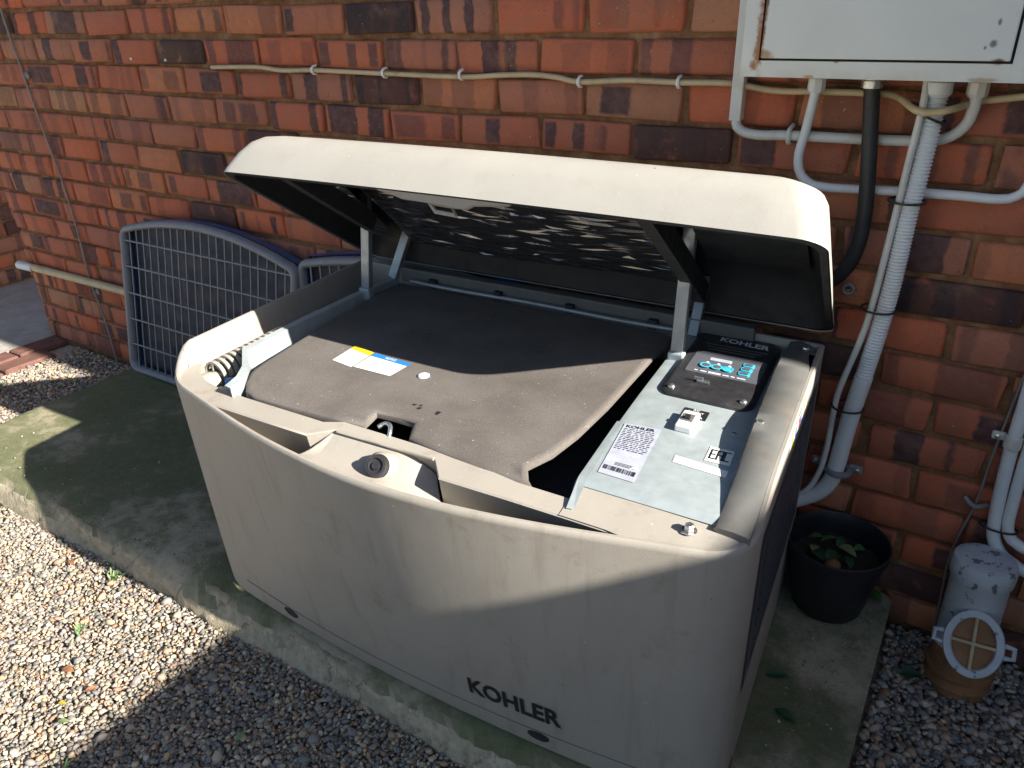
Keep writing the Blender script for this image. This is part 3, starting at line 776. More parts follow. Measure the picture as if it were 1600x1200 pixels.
for a0, a1 in ((1.018, 1.024), (1.030, 1.042), (1.046, 1.070), (1.074, 1.086), (1.090, 1.097), (1.102, 1.118)):
    mb.box((a0, .490, ZD+.0012), (a1, .493, ZD+.0018), G)
mb.box((1.046, .488, ZD+.0012), (1.070, .4888, ZD+.0018), G); mb.box((1.046, .4942, ZD+.0012), (1.070, .495, ZD+.0018), G); mb.build('legend_marks', 'textwhite', dash)['kind'] = 'stuff'
# broken key switch stub
mb = MB(); mb.box((1.036, .440, ZD), (1.060, .449, ZD+.005), G); mb.box((1.030, .443, ZD+.004), (1.048, .4465, ZD+.011), G); mb.build('key_stub', 'bolt', dash, bevel=.001)
mb = MB(); mb.add([G(*q, ZD+.0004) for q in rrect(1.014, 1.052, .437, .452, .006)], [tuple(range(24))]); mb.build('key_slot', 'dark', dash)
for u, v in ((.998, .402), (1.134, .402)):
    mb = MB(); mb.lathe([(.007, 0), (.007, .002), (.005, .0045), (.0001, .005)], G(u, v, ZD), 16); mb.build('screw', 'bolt', dash, smooth=50)
# breaker switch with its black label
mb = MB(); mb.prism(rrect(1.040, 1.086, .318, .352, .002), ZP, ZP+.0010, G); bl = mb.build('breaker_label', 'ink', gen)
for k, (tx, w) in enumerate((('AC', .3), ('OUTPUT', .72), ('POWER', .6), ('BREAKER', .8))):
    decal_text('label_text', tx, 'textwhite', gen, lambda a, b, k=k, w=w: G(1.063+(a-.5)*.042*w, .3445-k*.0082+b*.0058, ZP+.0018), .01)
mb = MB(); mb.box((1.046, .262, ZP), (1.076, .322, ZP+.013), G); br = mb.build('breaker', 'white', gen, bevel=.0025)
mb = MB(); mb.box((1.051, .282, ZP+.0128), (1.071, .308, ZP+.0142), G); mb.build('breaker_window', 'covergrey', br)
mb = MB(); mb.box((1.056, .286, ZP+.014), (1.066, .296, ZP+.020), G); mb.build('breaker_toggle', 'ink', br, bevel=.001)
# rating plate
Q = [(.974, .082), (1.036, .080), (1.026, .254), (.961, .245)]
def rp(a, b, z=.0012): return G(*lerp2(Q, a, b), ZP+z)
mb = MB(); mb.add([rp(0, 0), rp(1, 0), rp(1, 1), rp(0, 1)], [(0, 1, 2, 3)]); pl = mb.build('rating_plate', 'lilac', gen)
decal_text('brand_lettering', 'KOHLER', 'ink', pl, lambda a, b: rp(.08+.78*a, .92+.055*b, .0018), .03)
mb = MB()
for r in range(13):
    y = .885-r*.034; x = .06
    while x < .92:
        w = random.uniform(.03, .16); mb.add([rp(x, y, .0017), rp(min(.94, x+w), y, .0017), rp(min(.94, x+w), y+.012, .0017), rp(x, y+.012, .0017)], [(0, 1, 2, 3)]); x += w+random.uniform(.02, .06)
x = .06
while x < .94:
    w = random.choice((.008, .012, .022)); mb.add([rp(x, .08, .0017), rp(x+w, .08, .0017), rp(x+w, .155, .0017), rp(x, .155, .0017)], [(0, 1, 2, 3)]); x += w+random.choice((.01, .014, .024))
for r in range(3): mb.add([rp(.3, .19+r*.02, .0017), rp(.82, .19+r*.02, .0017), rp(.82, .197+r*.02, .0017), rp(.3, .197+r*.02, .0017)], [(0, 1, 2, 3)])
mb.build('plate_print', 'ink', pl)['kind'] = 'stuff'
mb = MB()
for (a, b) in ((.72, .42), (.82, .22)):
    for an in (.7, -.7):
        dx, dy = .13*math.cos(an), .05*math.sin(an); mb.add([rp(a-dx, b-dy, .0020), rp(a-dx+.02, b-dy-.01, .0020), rp(a+dx, b+dy, .0020), rp(a+dx-.02, b+dy+.01, .0020)], [(0, 1, 2, 3)])
mb.build('scratch', 'white', pl)['kind'] = 'stuff'
# EAC sticker and white strip
Q3 = [(1.117, .194), (1.158, .196), (1.156, .242), (1.116, .240)]
mb = MB(); mb.add([G(*q, ZP+.001) for q in Q3], [(0, 1, 2, 3)]); es = mb.build('approval_sticker', 'white', gen)
mb = MB()
def seg(pts):
    for (a, b), (c, d) in zip(pts, pts[1:]):
        w = .035
        dx, dy = c-a, d-b; L = math.hypot(dx, dy); nx, ny = -dy/L*w, dx/L*w
        mb.add([G(*lerp2(Q3, a+nx-dx/L*w, b+ny-dy/L*w), ZP+.0016), G(*lerp2(Q3, a-nx-dx/L*w, b-ny-dy/L*w), ZP+.0016), G(*lerp2(Q3, c-nx+dx/L*w, d-ny+dy/L*w), ZP+.0016), G(*lerp2(Q3, c+nx+dx/L*w, d+ny+dy/L*w), ZP+.0016)], [(0, 1, 2, 3)])
seg([(.34, .22), (.14, .22), (.14, .80), (.34, .80)]); seg([(.14, .51), (.30, .51)])
seg([(.42, .22), (.42, .80), (.62, .80), (.62, .22)]); seg([(.42, .51), (.62, .51)])
seg([(.88, .22), (.70, .22), (.70, .80), (.88, .80)])
mb.build('sticker_print', 'ink', es)
mb = MB(); mb.add([G(1.072, .166, ZP+.001), G(1.160, .160, ZP+.001), G(1.160, .180, ZP+.001), G(1.071, .187, ZP+.001)], [(0, 1, 2, 3)]); mb.build('white_strip', 'white', gen)
mb = MB(); mb.lathe([(.004, 0), (.004, .002), (.0001, .003)], G(1.142, .30, ZP), 12); mb.build('rivet', 'bolt', gen, smooth=40)

# ---- side cover strip on the right, raised
def cover():
    mb = MB(); rows = []
    for v in np.linspace(.035, .640, 30):
        ul = 1.171-.006*smooth((v-.1)/.4)+.002*math.sin(v*9); zc = .6645+.029*smooth((v-.03)/.20)
        wv = .0035*math.sin(v*24+.6)*smooth((v-.03)/.1); end = .012*smooth((v-.56)/.08)
        rows.append([G(ul+.004, v, .660), G(ul, v, zc-.002+wv), G(ul+.004, v, zc+.0012+wv), G(1.200, v, zc+.002+wv*.3), G(1.219-end, v, zc), G(1.2245-end, v, zc-.003), G(1.2250-end, v, zc-.03)])
    mb.loft(rows, False); n = len(rows[0]); mb.add(rows[0], [tuple(range(n))]); mb.add(rows[-1], [tuple(range(n))])
    return mb.build('side_cover', 'covergrey', gen, smooth=40)
cv = cover()
mb = MB(); rows = []
for v in np.linspace(.641, .704, 6): rows.append([G(1.163, v, .672), G(1.168, v, .688), G(1.19, v, .692), G(1.228-.03*((v-.641)/.063)**2, v, .688), G(1.232-.03*((v-.641)/.063)**2, v, .62)])
mb.loft(rows, False); mb.build('rear_corner_cover', 'covergrey', gen, smooth=50)
for u, v, z in ((1.181, .307, .695), (1.204, .655, .692)):
    mb = MB(); mb.lathe([(.011, 0), (.011, .0015), (.007, .003), (.006, .006), (.0001, .0065)], G(u, v, z), 16); mb.build('screw', 'bolt', gen, smooth=40)
mb = MB(); mb.lathe([(.0115, 0), (.0115, .0015), (.008, .0018)], G(1.142, .021, .6575), 20); mb.lathe([(.0075, .0015), (.0075, .010), (.006, .0115), (.0001, .0115)], G(1.142, .021, .6575), 6); mb.build('bolt', 'bolt', gen, smooth=30)
# warning sticker along the rounded side edge
cols = ['white', 'yellow', 'white', 'blue', 'white', 'red', 'blue', 'white', 'yellow', 'white']
for k, cn in enumerate(cols):
    v0 = .29+k*.018; mb = MB()
    mb.add([G(GL-.0005, v0, .688), G(GL+.0009, v0, .662), G(GL+.0009, v0+.017, .662), G(GL-.0005, v0+.017, .688)], [(0, 1, 2, 3)]); mb.build('warning_sticker', cn, gen)
# dark louvred side panel
mb = MB(); mb.add([G(GL+.0015, .10, .30), G(GL+.0015, .66, .30), G(GL+.0015, .66, .628), G(GL+.0015, .095, .628)], [(0, 1, 2, 3)]); sp_ = mb.build('side_panel', 'darkpanel', gen)
for k in range(9):
    z = .335+k*.032; m2 = MB(); m2.loft([[G(GL+.0016, v, z), G(GL+.003, v, z+.004), G(GL+.0016, v, z+.014)] for v in (.16, .63)], False); m2.build('louvre', 'darkpanel', sp_)
# dark foot bracket at the near right corner
mb = MB(); mb.box((1.205, .06, PZ+.001), (1.236, .13, .118), G); mb.build('foot_bracket', 'black', gen, bevel=.004)

# ================================================================== LID
EV, EZ, NV, NZ = .8305, -.557, .557, .8305
def Ld(u, e, h): return G(u, .25+EV*e+NV*h, 1.03+EZ*e+NZ*h)
LL = .592
def lid_outline(iu0, iu1, ifr, ire, r=.06, bow=.012, n=7):
    u0, u1, e0, e1 = -.002+iu0, 1.246-iu1, ifr, LL-ire
    pts = []
    for cx, cy, a0 in ((u1-r, e1-r, 0), (u0+r, e1-r, 90), (u0+r, e0+r, 180), (u1-r, e0+r, 270)):
        for k in range(n+1):
            a = R(a0+90*k/n); pts.append((cx+r*math.cos(a), cy+r*math.sin(a)))
    # insert points along the front edge so it can bow
    out = []
    for k, q in enumerate(pts):
        out.append(q)
        if k == 3*(n+1)-1:
            nx = pts[k+1]
            for j in range(1, 24): out.append((q[0]+(nx[0]-q[0])*j/24, q[1]))
    return [(u, e-(bow*(1-((u-.62)/.62)**2) if e < .15 else 0)) for u, e in out]
lid_prof = [(0, 0, 0, 0, .045), (.012, .002, .002, .004, .045), (.050, .014, .010, .028, .05), (.080, .026, .022, .045, .055), (.098, .040, .036, .056, .06), (.110, .060, .056, .068, .065), (.117, .088, .085, .085, .07), (.120, .13, .13, .12, .075)]
mb = MB(); rg = [[Ld(u, e, h) for u, e in lid_outline(iu, iu*.62, ifr, ire, r)] for h, iu, ifr, ire, r in lid_prof]
mb.loft(rg, True, False, True); lid = mb.build('lid', 'beige_lid', gen, smooth=60)
# liner inside
mb = MB(); inner = [(.0015, .0035, .0035, .0035, .043), (.0005, .020, .016, .02, .04), (.040, .030, .024, .04, .045), (.080, .055, .045, .075, .05), (.097, .085, .075, .11, .055), (.101, .13, .12, .15, .06)]
rg = [[Ld(u, e, h) for u, e in lid_outline(iu, iu*.7, ifr, ire, r)] for h, iu, ifr, ire, r in inner]
mb.loft(rg, True, False, True); mb.build('lid_liner', 'liner', lid, smooth=50)
# crumpled insulation sheet in the middle bay
def crumple(u0, u1, e0, e1, h0, nu, ne, amp, seed):
    rr = random.Random(seed); mb = MB(); du, de = (u1-u0)/nu, (e1-e0)/ne; n = nu+1
    pts = []
    for i in range(ne+1):
        for j in range(nu+1):
            edge = 0 if i in (0, ne) or j in (0, nu) else 1
            u = u0+du*(j+edge*rr.uniform(-.45, .45)); e = e0+de*(i+edge*rr.uniform(-.38, .38))
            pts.append(Ld(u, e, h0-.012*smooth(1-8*(e-e0))-.19*max(0, e-.24)+edge*rr.uniform(-amp, amp)+.004*math.sin(9*u+14*e)))
    fs = []
    for i in range(ne):
        for j in range(nu):
            a, b, c, d = i*n+j, i*n+j+1, (i+1)*n+j+1, (i+1)*n+j
            fs += [(a, b, c), (a, c, d)] if rr.random() < .5 else [(a, b, d), (b, c, d)]
    mb.add(pts, fs); return mb.build('insulation_sheet', 'foil', lid)
crumple(.195, .95, .035, .500, .083, 20, 84, .0026, 5)
crumple(.05, .16, .05, .48, .078, 4, 60, .0026, 9)
for u0, e1_ in ((.165, .34), (.955, .53)):
    mb = MB(); mb.box((u0, .012, .006), (u0+.026, e1_, .050), Ld); mb.build('lid_rail', 'liner', lid, bevel=.002)
mb = MB(); mb.box((.985, .03, .082), (1.19, .44, .087), Ld); mb.build('lid_baffle', 'liner', lid)
for u0, e0 in ((1.03, .03), (1.03, .13)):
    mb = MB(); mb.lathe([(.006, 0), (.006, -.003), (.0001, -.005)], Ld(u0, e0, .0815 if e0 > .1 else .012), 12, Ld(0, 0, 1)-Ld(0, 0, 0)); mb.build('liner_screw', 'bolt', lid, smooth=40)
# latch plate with its ring
mb = MB(); e_ = [(.445, 0), (.735, 0), (.715, -.003), (.70, -.004), (.66, -.007), (.645, -.013), (.62, -.014), (.55, -.010), (.50, -.009), (.475, -.004)]
mb.loft([[Ld(u, -.004-.7*h, h) for u, h in e_], [Ld(u, .004-.7*h, h) for u, h in e_]], True, True, True); mb.build('latch_plate', 'beige', lid)
mb = MB(); lp = [Ld(.560, .014, -.008), Ld(.575, .018, -.022), Ld(.620, .018, -.024), Ld(.610, .014, -.010), Ld(.560, .014, -.008)]
mb.tube(lp, .0042, 6); mb.build('latch_ring', 'beige', lid, smooth=60)

# ---- struts: four open channels
def strut(a, b, w=.026, d=.016, side=1):
    A, B = Vector(a), Vector(b); t = (B-A).normalized(); x = GU.copy(); x = (x-t*x.dot(t)).normalized(); y = t.cross(x)
    sec = [(-w/2, d/2), (-w/2, -d/2), (-w*.18, -d/2), (-w*.14, -d*.25), (w*.14, -d*.25), (w*.18, -d/2), (w/2, -d/2), (w/2, d/2)]
    mb = MB(); mb.loft([[A+x*p+y*q*-1 for p, q in sec], [B+x*p+y*q*-1 for p, q in sec]], True, True, True)
    st = mb.build('strut', 'steel', gen, bevel=.0012, seg=1)
    return st
strut(G(.122, .565, .672), G(.130, .600, .944)); strut(G(.122, .682, .672), G(.170, .735, .835), .026)
strut(G(.965, .549, .660), G(.965, .581, .936)); strut(G(.965, .674, .668), G(.968, .740, .800), .022)
# foot shoes
for u, v in ((.122, .563), (.965, .547)):
    mb = MB(); mb.box((u-.017, v-.012, .652), (u+.017, v+.012, .684), G); mb.build('strut_foot', 'zinc', gen, bevel=.004)

# ================================================================== WALL FITTINGS
# ---- electrical cabinet
box = thing('electrical_cabinet', (2.71, -.085, 1.208), 'rust-stained white steel electrical cabinet high on the wall at the right', 'electrical box')
mb = MB(); mb.box((2.482, -.152, 1.208), (2.935, -.004, 1.78)); mb.build('case', 'enamel', box, bevel=.003)
mb = MB()       # front frame in four strips around the recessed door
for lo, hi in (((2.482, -.165, 1.208), (2.512, -.1521, 1.78)), ((2.893, -.165, 1.208), (2.935, -.1521, 1.78)), ((2.5121, -.165, 1.208), (2.8929, -.1521, 1.2345)), ((2.5121, -.165, 1.74), (2.8929, -.1521, 1.78))): mb.box(lo, hi)
mb.build('front_frame', 'enamel', box)
mb = MB(); mb.box((2.516, -.170, 1.2385), (2.889, -.1525, 1.736)); mb.build('door', 'enamel', box, bevel=.002)
mb = MB(); mb.box((2.5122, -.158, 1.2347), (2.8928, -.1523, 1.7398)); mb.build('door_gap', 'dark', box)
def gland(x, y, zt, r, mat, parent, n=6):
    mb = MB(); mb.lathe([(r*.8, 0), (r*.8, -.010), (r, -.012), (r*1.02, -.03), (r*.8, -.036)], (x, y, zt), n if n > 6 else 8, None, False, True); return mb.build('gland', mat, parent, smooth=30)
gland(2.590, -.045, 1.209, .0155, 'pvcwhite', box); gland(2.850, -.045, 1.209, .0165, 'pvc', box); gland(2.793, -.055, 1.209, .021, 'pvcwhite', box, 20)
mb = MB(); mb.lathe([(.016, 0), (.016, -.012), (.0185, -.014), (.0185, -.026)], (2.684, -.04, 1.209), 16, None, False, True); mb.build('gland', 'bolt', box, smooth=30)

# ---- trunking
def single(name, mb, mat, label, cat, group=None, **kw): return tag(mb.build(name, mat, **kw), label, cat, group)
mb = MB(); mb.box((2.4265, -.027, 1.112), (2.4495, -.0005, 2.43)); single('cable_trunking', mb, 'pvc', 'white plastic trunking running up the wall along the left side of the cabinet', 'trunking', bevel=.002)
mb = MB(); mb.box((2.940, -.03, 1.155), (2.962, -.0005, 2.43)); single('cable_trunking', mb, 'pvc', 'white plastic trunking with rounded end right of the cabinet, at the picture edge', 'trunking', bevel=.006)

def pipe(name, pts, r, mat, label, cat, n=10, group=None, step=.012):
    mb = MB(); mb.tube(spline(pts, step), r, n); return single(name, mb, mat, label, cat, group, smooth=70)
# ---- cream cable along the wall with clips
CB = [(.849, 1.182), (1.045, 1.186), (1.148, 1.179), (1.272, 1.182), (1.521, 1.179), (1.762, 1.177), (1.872, 1.183), (1.959, 1.186), (2.025, 1.182), (2.082, 1.174), (2.196, 1.180), (2.311, 1.179), (2.417, 1.180), (2.506, 1.170), (2.589, 1.171), (2.674, 1.171), (2.723, 1.168), (2.767, 1.153), (2.793, 1.151), (2.820, 1.157), (2.854, 1.164), (2.891, 1.170), (2.99, 1.185)]
def ydep(x): return -.010 if x < 2.45 else (-.016 if x < 2.72 else -.082+.0*x if 2.75 < x < 2.83 else -.02)
cab = pipe('cable', [(x, ydep(x), z) for x, z in CB], .0062, 'cream', 'cream flat cable clipped along the brick wall above the lid', 'cable', 8)
for x, z in ((1.272, 1.183), (1.521, 1.181), (1.762, 1.182), (2.082, 1.175), (2.311, 1.180)):
    mb = MB(); mb.tube([(x, -.001, z-.011), (x, -.012, z-.010), (x, -.0195, z-.004), (x, -.0195, z+.004), (x, -.012, z+.009), (x, -.001, z+.010)], .0038, 6); mb.build('cable_clip', 'clip', cab, smooth=60)
for k, (x, z) in enumerate(((.628, 1.199), (.452, 1.2))):
    mb = MB(); mb.lathe([(.004, 0), (.005, -.006), (.002, -.009)], (x, .0, z), 8, (0, 1, .1), True, True)
    single('wall_plug', mb, 'clip', ('small white plug in a mortar joint left of the cable end', 'small white plug in a mortar joint, the farther from the cable end')[k], 'wall plug')

# ---- pipes under the cabinet
pa = pipe('conduit_pipe', [(2.440, -.016, 1.130), (2.440, -.018, 1.107), (2.448, -.02, 1.097), (2.462, -.02, 1.090), (2.494, -.02, 1.087), (2.549, -.02, 1.090), (2.683, -.02, 1.091), (2.758, -.02, 1.093), (2.790, -.02, 1.095), (2.814, -.022, 1.100), (2.834, -.027, 1.114), (2.847, -.035, 1.136), (2.850, -.043, 1.165), (2.850, -.045, 1.185)], .0098, 'pvc', 'grimy white conduit looping from the trunking end up to the right-hand gland', 'pipe')
mb = MB(); mb.tube([(2.548, -.001, 1.107), (2.548, -.028, 1.102), (2.548, -.034, 1.090), (2.548, -.028, 1.078), (2.548, -.001, 1.073)], .0045, 6); mb.build('pipe_clip', 'pvc', pa, smooth=60)
pipe('conduit_pipe', [(2.590, -.045, 1.180), (2.587, -.043, 1.150), (2.580, -.038, 1.100), (2.573, -.034, 1.060), (2.576, -.03, 1.030), (2.592, -.026, 1.008), (2.629, -.022, .998), (2.754, -.02, 1.002), (2.859, -.02, 1.004), (2.919, -.02, 1.004), (2.945, -.02, 1.012), (2.960, -.02, 1.040), (2.965, -.02, 1.15)], .0088, 'pvcwhite', 'thin white pipe dropping from the left gland, then running right along the wall', 'pipe')
pipe('black_conduit', [(2.684, -.04, 1.188), (2.688, -.04, 1.158), (2.694, -.043, 1.114), (2.704, -.045, 1.034), (2.710, -.042, .963), (2.708, -.036, .895), (2.690, -.030, .840), (2.650, -.024, .800), (2.58, -.022, .775), (2.50, -.022, .76), (2.40, -.022, .75)], .0140, 'blackconduit', 'black flexible conduit hanging from the cabinet down behind the lid', 'conduit', 14)
# corrugated conduit
CP = [(2.793, -.055, 1.180), (2.793, -.056, 1.153), (2.792, -.056, 1.100), (2.789, -.055, 1.022), (2.786, -.055, .975), (2.784, -.054, .864), (2.780, -.053, .786), (2.773, -.052, .702), (2.764, -.05, .614)]
sp = spline(CP, .0003); mb = MB(); step = .0031
acc = []; last = None; d = 0
for q in sp:
    if last is None or (q-last).length >= step: acc.append(q); last = q
rad = [.0172 if i % 2 else .0140 for i in range(len(acc))]
mb.tube(acc, rad, 16); cc = single('corrugated_conduit', mb, 'pvcwhite', 'pale ribbed flexible conduit strapped down the wall from the cabinet', 'conduit', smooth=25)
pe = pipe('drain_elbow_pipe', [(2.766, -.05, .632), (2.757, -.05, .55), (2.751, -.05, .47), (2.747, -.05, .41), (2.742, -.05, .372), (2.726, -.05, .338), (2.700, -.05, .312), (2.64, -.05, .270), (2.60, -.05, .25)], .0180, 'pvcwhite', 'smooth white pipe with a bend below the ribbed conduit, beside the black pot', 'pipe', 18)
mb = MB(); mb.tube([(2.752+.0225*math.cos(t), -.05+.0225*math.sin(t), .470-.07) for t in [k*math.pi/12 for k in range(25)]], .007, 6); mb.build('saddle_strap', 'gframe', pe, smooth=60)
mb = MB(); mb.box((2.770, -.035, .392), (2.798, -.027, .412)); mb.box((2.692, -.035, .392), (2.722, -.027, .412)); mb.build('saddle_tab', 'gframe', pe, bevel=.003)
for x in (2.789, 2.70):
    mb = MB(); mb.lathe([(.0055, 0), (.0055, -.003), (.002, -.004)], (x, -.0352, .402), 10, (0, 1, 0), False, True); mb.build('saddle_screw', 'bolt', pe, smooth=40)
wc = pipe('cable', [(2.772, -.06, 1.205), (2.773, -.062, 1.19), (2.775, -.074, 1.155), (2.770, -.070, 1.067), (2.766, -.066, .976), (2.757, -.062, .801), (2.748, -.062, .717), (2.726, -.060, .600), (2.722, -.058, .535), (2.722, -.058, .456), (2.715, -.06, .385), (2.69, -.06, .325), (2.63, -.06, .28)], .0062, 'pvc', 'thin off-white cable tied alongside the ribbed conduit', 'cable', 8)
for k, (x, z, t) in enumerate(((2.787, .995, .0), (2.776, .783, .0), (2.755, .560, .0), (2.790, 1.147, .5))):
    mb = MB(); ring = []
    for a in range(25):
        an = a*2*math.pi/24; ring.append((x-.008+.0315*math.cos(an), -.058+.024*math.sin(an), z+t*.03*math.cos(an)*-1+.002*math.sin(an)))
    mb.tube(ring, .0022, 6); mb.build('cable_tie', 'ink', cc, smooth=60)

# ---- pipes and wire at the far right
p1 = pipe('conduit_pipe', [(3.046, -.03, .90), (3.046, -.03, .75), (3.047, -.03, .621), (3.047, -.03, .55), (3.051, -.03, .447), (3.057, -.03, .365), (3.064, -.03, .325), (3.083, -.03, .293), (3.107, -.03, .277), (3.160, -.03, .262), (3.4, -.03, .25)], .0125, 'pvcwhite', 'outer white pipe bending to the right beside the vent, at the right edge', 'pipe', 14)
p2 = pipe('conduit_pipe', [(3.074, -.03, .90), (3.074, -.03, .70), (3.075, -.03, .501), (3.077, -.03, .426), (3.080, -.03, .368), (3.089, -.03, .339), (3.106, -.03, .325), (3.15, -.03, .316), (3.4, -.03, .31)], .0110, 'pvcwhite', 'inner white pipe of the pair bending right beside the vent', 'pipe', 14)
mb = MB(); mb.tube([(3.067+.034*math.cos(t), -.03+.018*math.sin(t), .352) for t in [k*math.pi/12 for k in range(25)]], .0022, 6); mb.build('cable_tie', 'ink', p1, smooth=60)
mb = MB(); mb.lathe([(.0145, .535), (.0155, .538), (.0155, .562), (.0145, .565)], (3.047, -.03, 0), 16); mb.box((3.010, -.02, .541), (3.036, -.012, .559)); mb.build('pipe_clamp', 'pvc', p1, bevel=.004)
mb = MB(); mb.lathe([(.005, 0), (.005, -.003), (.001, -.004)], (3.020, -.0202, .55), 10, (0, 1, 0), False, True); mb.build('clamp_screw', 'bolt', p1)
wr = pipe('wire', [(3.045, -.012, .85), (3.034, -.012, .677), (3.028, -.012, .592), (3.022, -.012, .495), (3.018, -.013, .384), (3.006, -.012, .305), (3.000, -.012, .224), (3.004, -.012, .145), (3.010, -.02, .02)], .0030, 'greywire', 'thin grey earth wire slanting down the wall to the vent', 'wire', 6)
mb = MB(); mb.tube([(2.996, -.012, .392), (3.008, -.020, .384), (3.018, -.022, .380), (3.030, -.018, .384), (3.038, -.012, .386)], .0058, 8); mb.build('wire_clamp', 'greywire', wr, smooth=60)
# ---- left: thin wire and pipe
wlft = pipe('wire', [(-.262, -.008, 1.7), (-.245, -.01, 1.343), (-.221, -.01, 1.13), (-.193, -.01, .928), (-.163, -.01, .738), (-.158, -.01, .523), (-.166, -.012, .360), (-.155, -.012, .293), (-.137, -.012, .183), (-.120, -.02, .0)], .0042, 'greywire', 'thin pale wire running down the wall near its left corner', 'wire', 6)
for x, z in ((-.208, 1.135), (-.146, .305)):
    mb = MB(); mb.lathe([(.014, 0), (.014, -.006), (.008, -.009), (.004, -.012)], (x, .0, z), 10, (0, 1, 0), True, True); mb.build('wire_clip', 'greywire', wlft, smooth=40)
pl_ = pipe('conduit_pipe', [(-.665, -.022, .344), (-.549, -.022, .348), (-.2, -.022, .350), (.119, -.022, .351), (.6, -.022, .352), (1.2, -.022, .35)], .0165, 'cream', 'level tan pipe low on the wall, running behind the wire grille', 'pipe', 14)
mb = MB(); mb.lathe([(.0001, -.040), (.012, -.038), (.0185, -.03), (.0185, .09)], (-.665, -.022, .344), 16, (1, 0, .012)); mb.build('end_cap', 'pvcwhite', pl_, smooth=50)
# eye bolt behind the lid
mb = MB(); mb.tube([(2.704+.010*math.cos(t), -.030, .804+.010*math.sin(t)) for t in [k*math.pi/8 for k in range(17)]], .0042, 8); mb.tube([(2.704, 0, .804), (2.704, -.028, .800)], .004, 8)
single('eye_bolt', mb, 'greywire', 'small grey ring bolt in the wall beside the lid corner', 'eye bolt', smooth=60)

# ================================================================== GRILLES leaning on the wall
def grille(name, x0, x1, zl, zm, zr, y_bot, y_top, z_bot, nvert, hz, blue, label, back_dx, rise, vis_edge=True, skew=0):
    t = thing(name, ((x0+x1)/2, y_bot, z_bot), label, 'grille', 'grilles leaning on the wall')
    H = zm-z_bot
    def P(x, z, d=0):       # plane leaning back; d = depth towards the wall
        f = (z-z_bot)/H; return Vector((x+skew*f, y_bot+(y_top-y_bot)*f+d, z))
    def ztop_(x):
        s_ = (x-x0)/(x1-x0); c = zm*4-zl-zr
        return zl*(1-s_)+zr*s_+(zm-(zl+zr)/2)*4*s_*(1-s_)
    def outl(i, r):
        pts = []; a0, a1, b0 = x0+i, x1-i, z_bot+i
        def arc(cx, cz, s0):
            for k in range(6):
                a = R(s0+90*k/5); pts.append((cx+r*math.cos(a), cz+r*math.sin(a)))
        arc(a0+r, b0+r, 180); arc(a1-r, b0+r, 270)
        zr_ = ztop_(a1-r)-i; arc(a1-r, zr_-r, 0)
        for k in range(1, 14):
            x = a1-r-(a1-a0-2*r)*k/14; pts.append((x, ztop_(x)-i))
        arc(a0+r, ztop_(a0+r)-i-r, 90); return pts
    w = .025
    prof = [(0, .018), (.0, .004), (.005, -.003), (.014, -.006), (w-.006, -.004), (w, .004), (w, .018)]
    mb = MB(); mb.loft([[P(x, z, d) for x, z in outl(i, max(.012, .045-i))] for i, d in prof+[prof[0]]], True); mb.build('frame', 'gframe', t, smooth=50)
    for k in range(nvert):
        x = x0+w+(x1-x0-2*w)*(k+.7)/(nvert+.4)+random.uniform(-.003, .003); mb = MB(); zt_ = ztop_(x)-w*.7; zb2 = z_bot+w*.7; mb.tube([P(x+(random.uniform(-.0025, .0025) if 0 < q < 4 else 0), zb2+(zt_-zb2)*q/4, .006) for q in range(5)], .0034, 6, False); mb.build('bar', 'gwire', t, smooth=80)
    for z in hz:
        mb = MB(); mb.tube([P(x0+w*.7, z, .003), P(x1-w*.7, z, .003)], .0036, 6, False); mb.build('cross_bar', 'gwire', t, smooth=80)
    mb = MB(); o = outl(.004, .04); mb.loft([[P(x+back_dx, z+rise, .020) for x, z in o], [P(x+back_dx, z+rise, .046) for x, z in o]], True); mb.build('blue_rim', blue, t, smooth=40)
    mb = MB(); o = outl(.006, .04); mb.add([P(x+back_dx, z+rise-.004, .040) for x, z in o], [tuple(range(len(o)))]); mb.build('back_shell', 'gback', t)
    return t
grille('wire_grille', .205, 1.105, .642, .702, .622, -.150, -.072, .088, 21, (.205, .305, .405, .505, .60), 'gbluedull', 'large grey-framed wire grille with arched top, leftmost, leaning on the brick wall', .012, .004, skew=.06)
grille('wire_grille', 1.140, 2.02, .640, .700, .655, -.100, -.058, .088, 20, (.205, .305, .405, .505), 'gblue', 'grey-framed wire grille with bright blue rim, half hidden behind the generator', .010, .012)

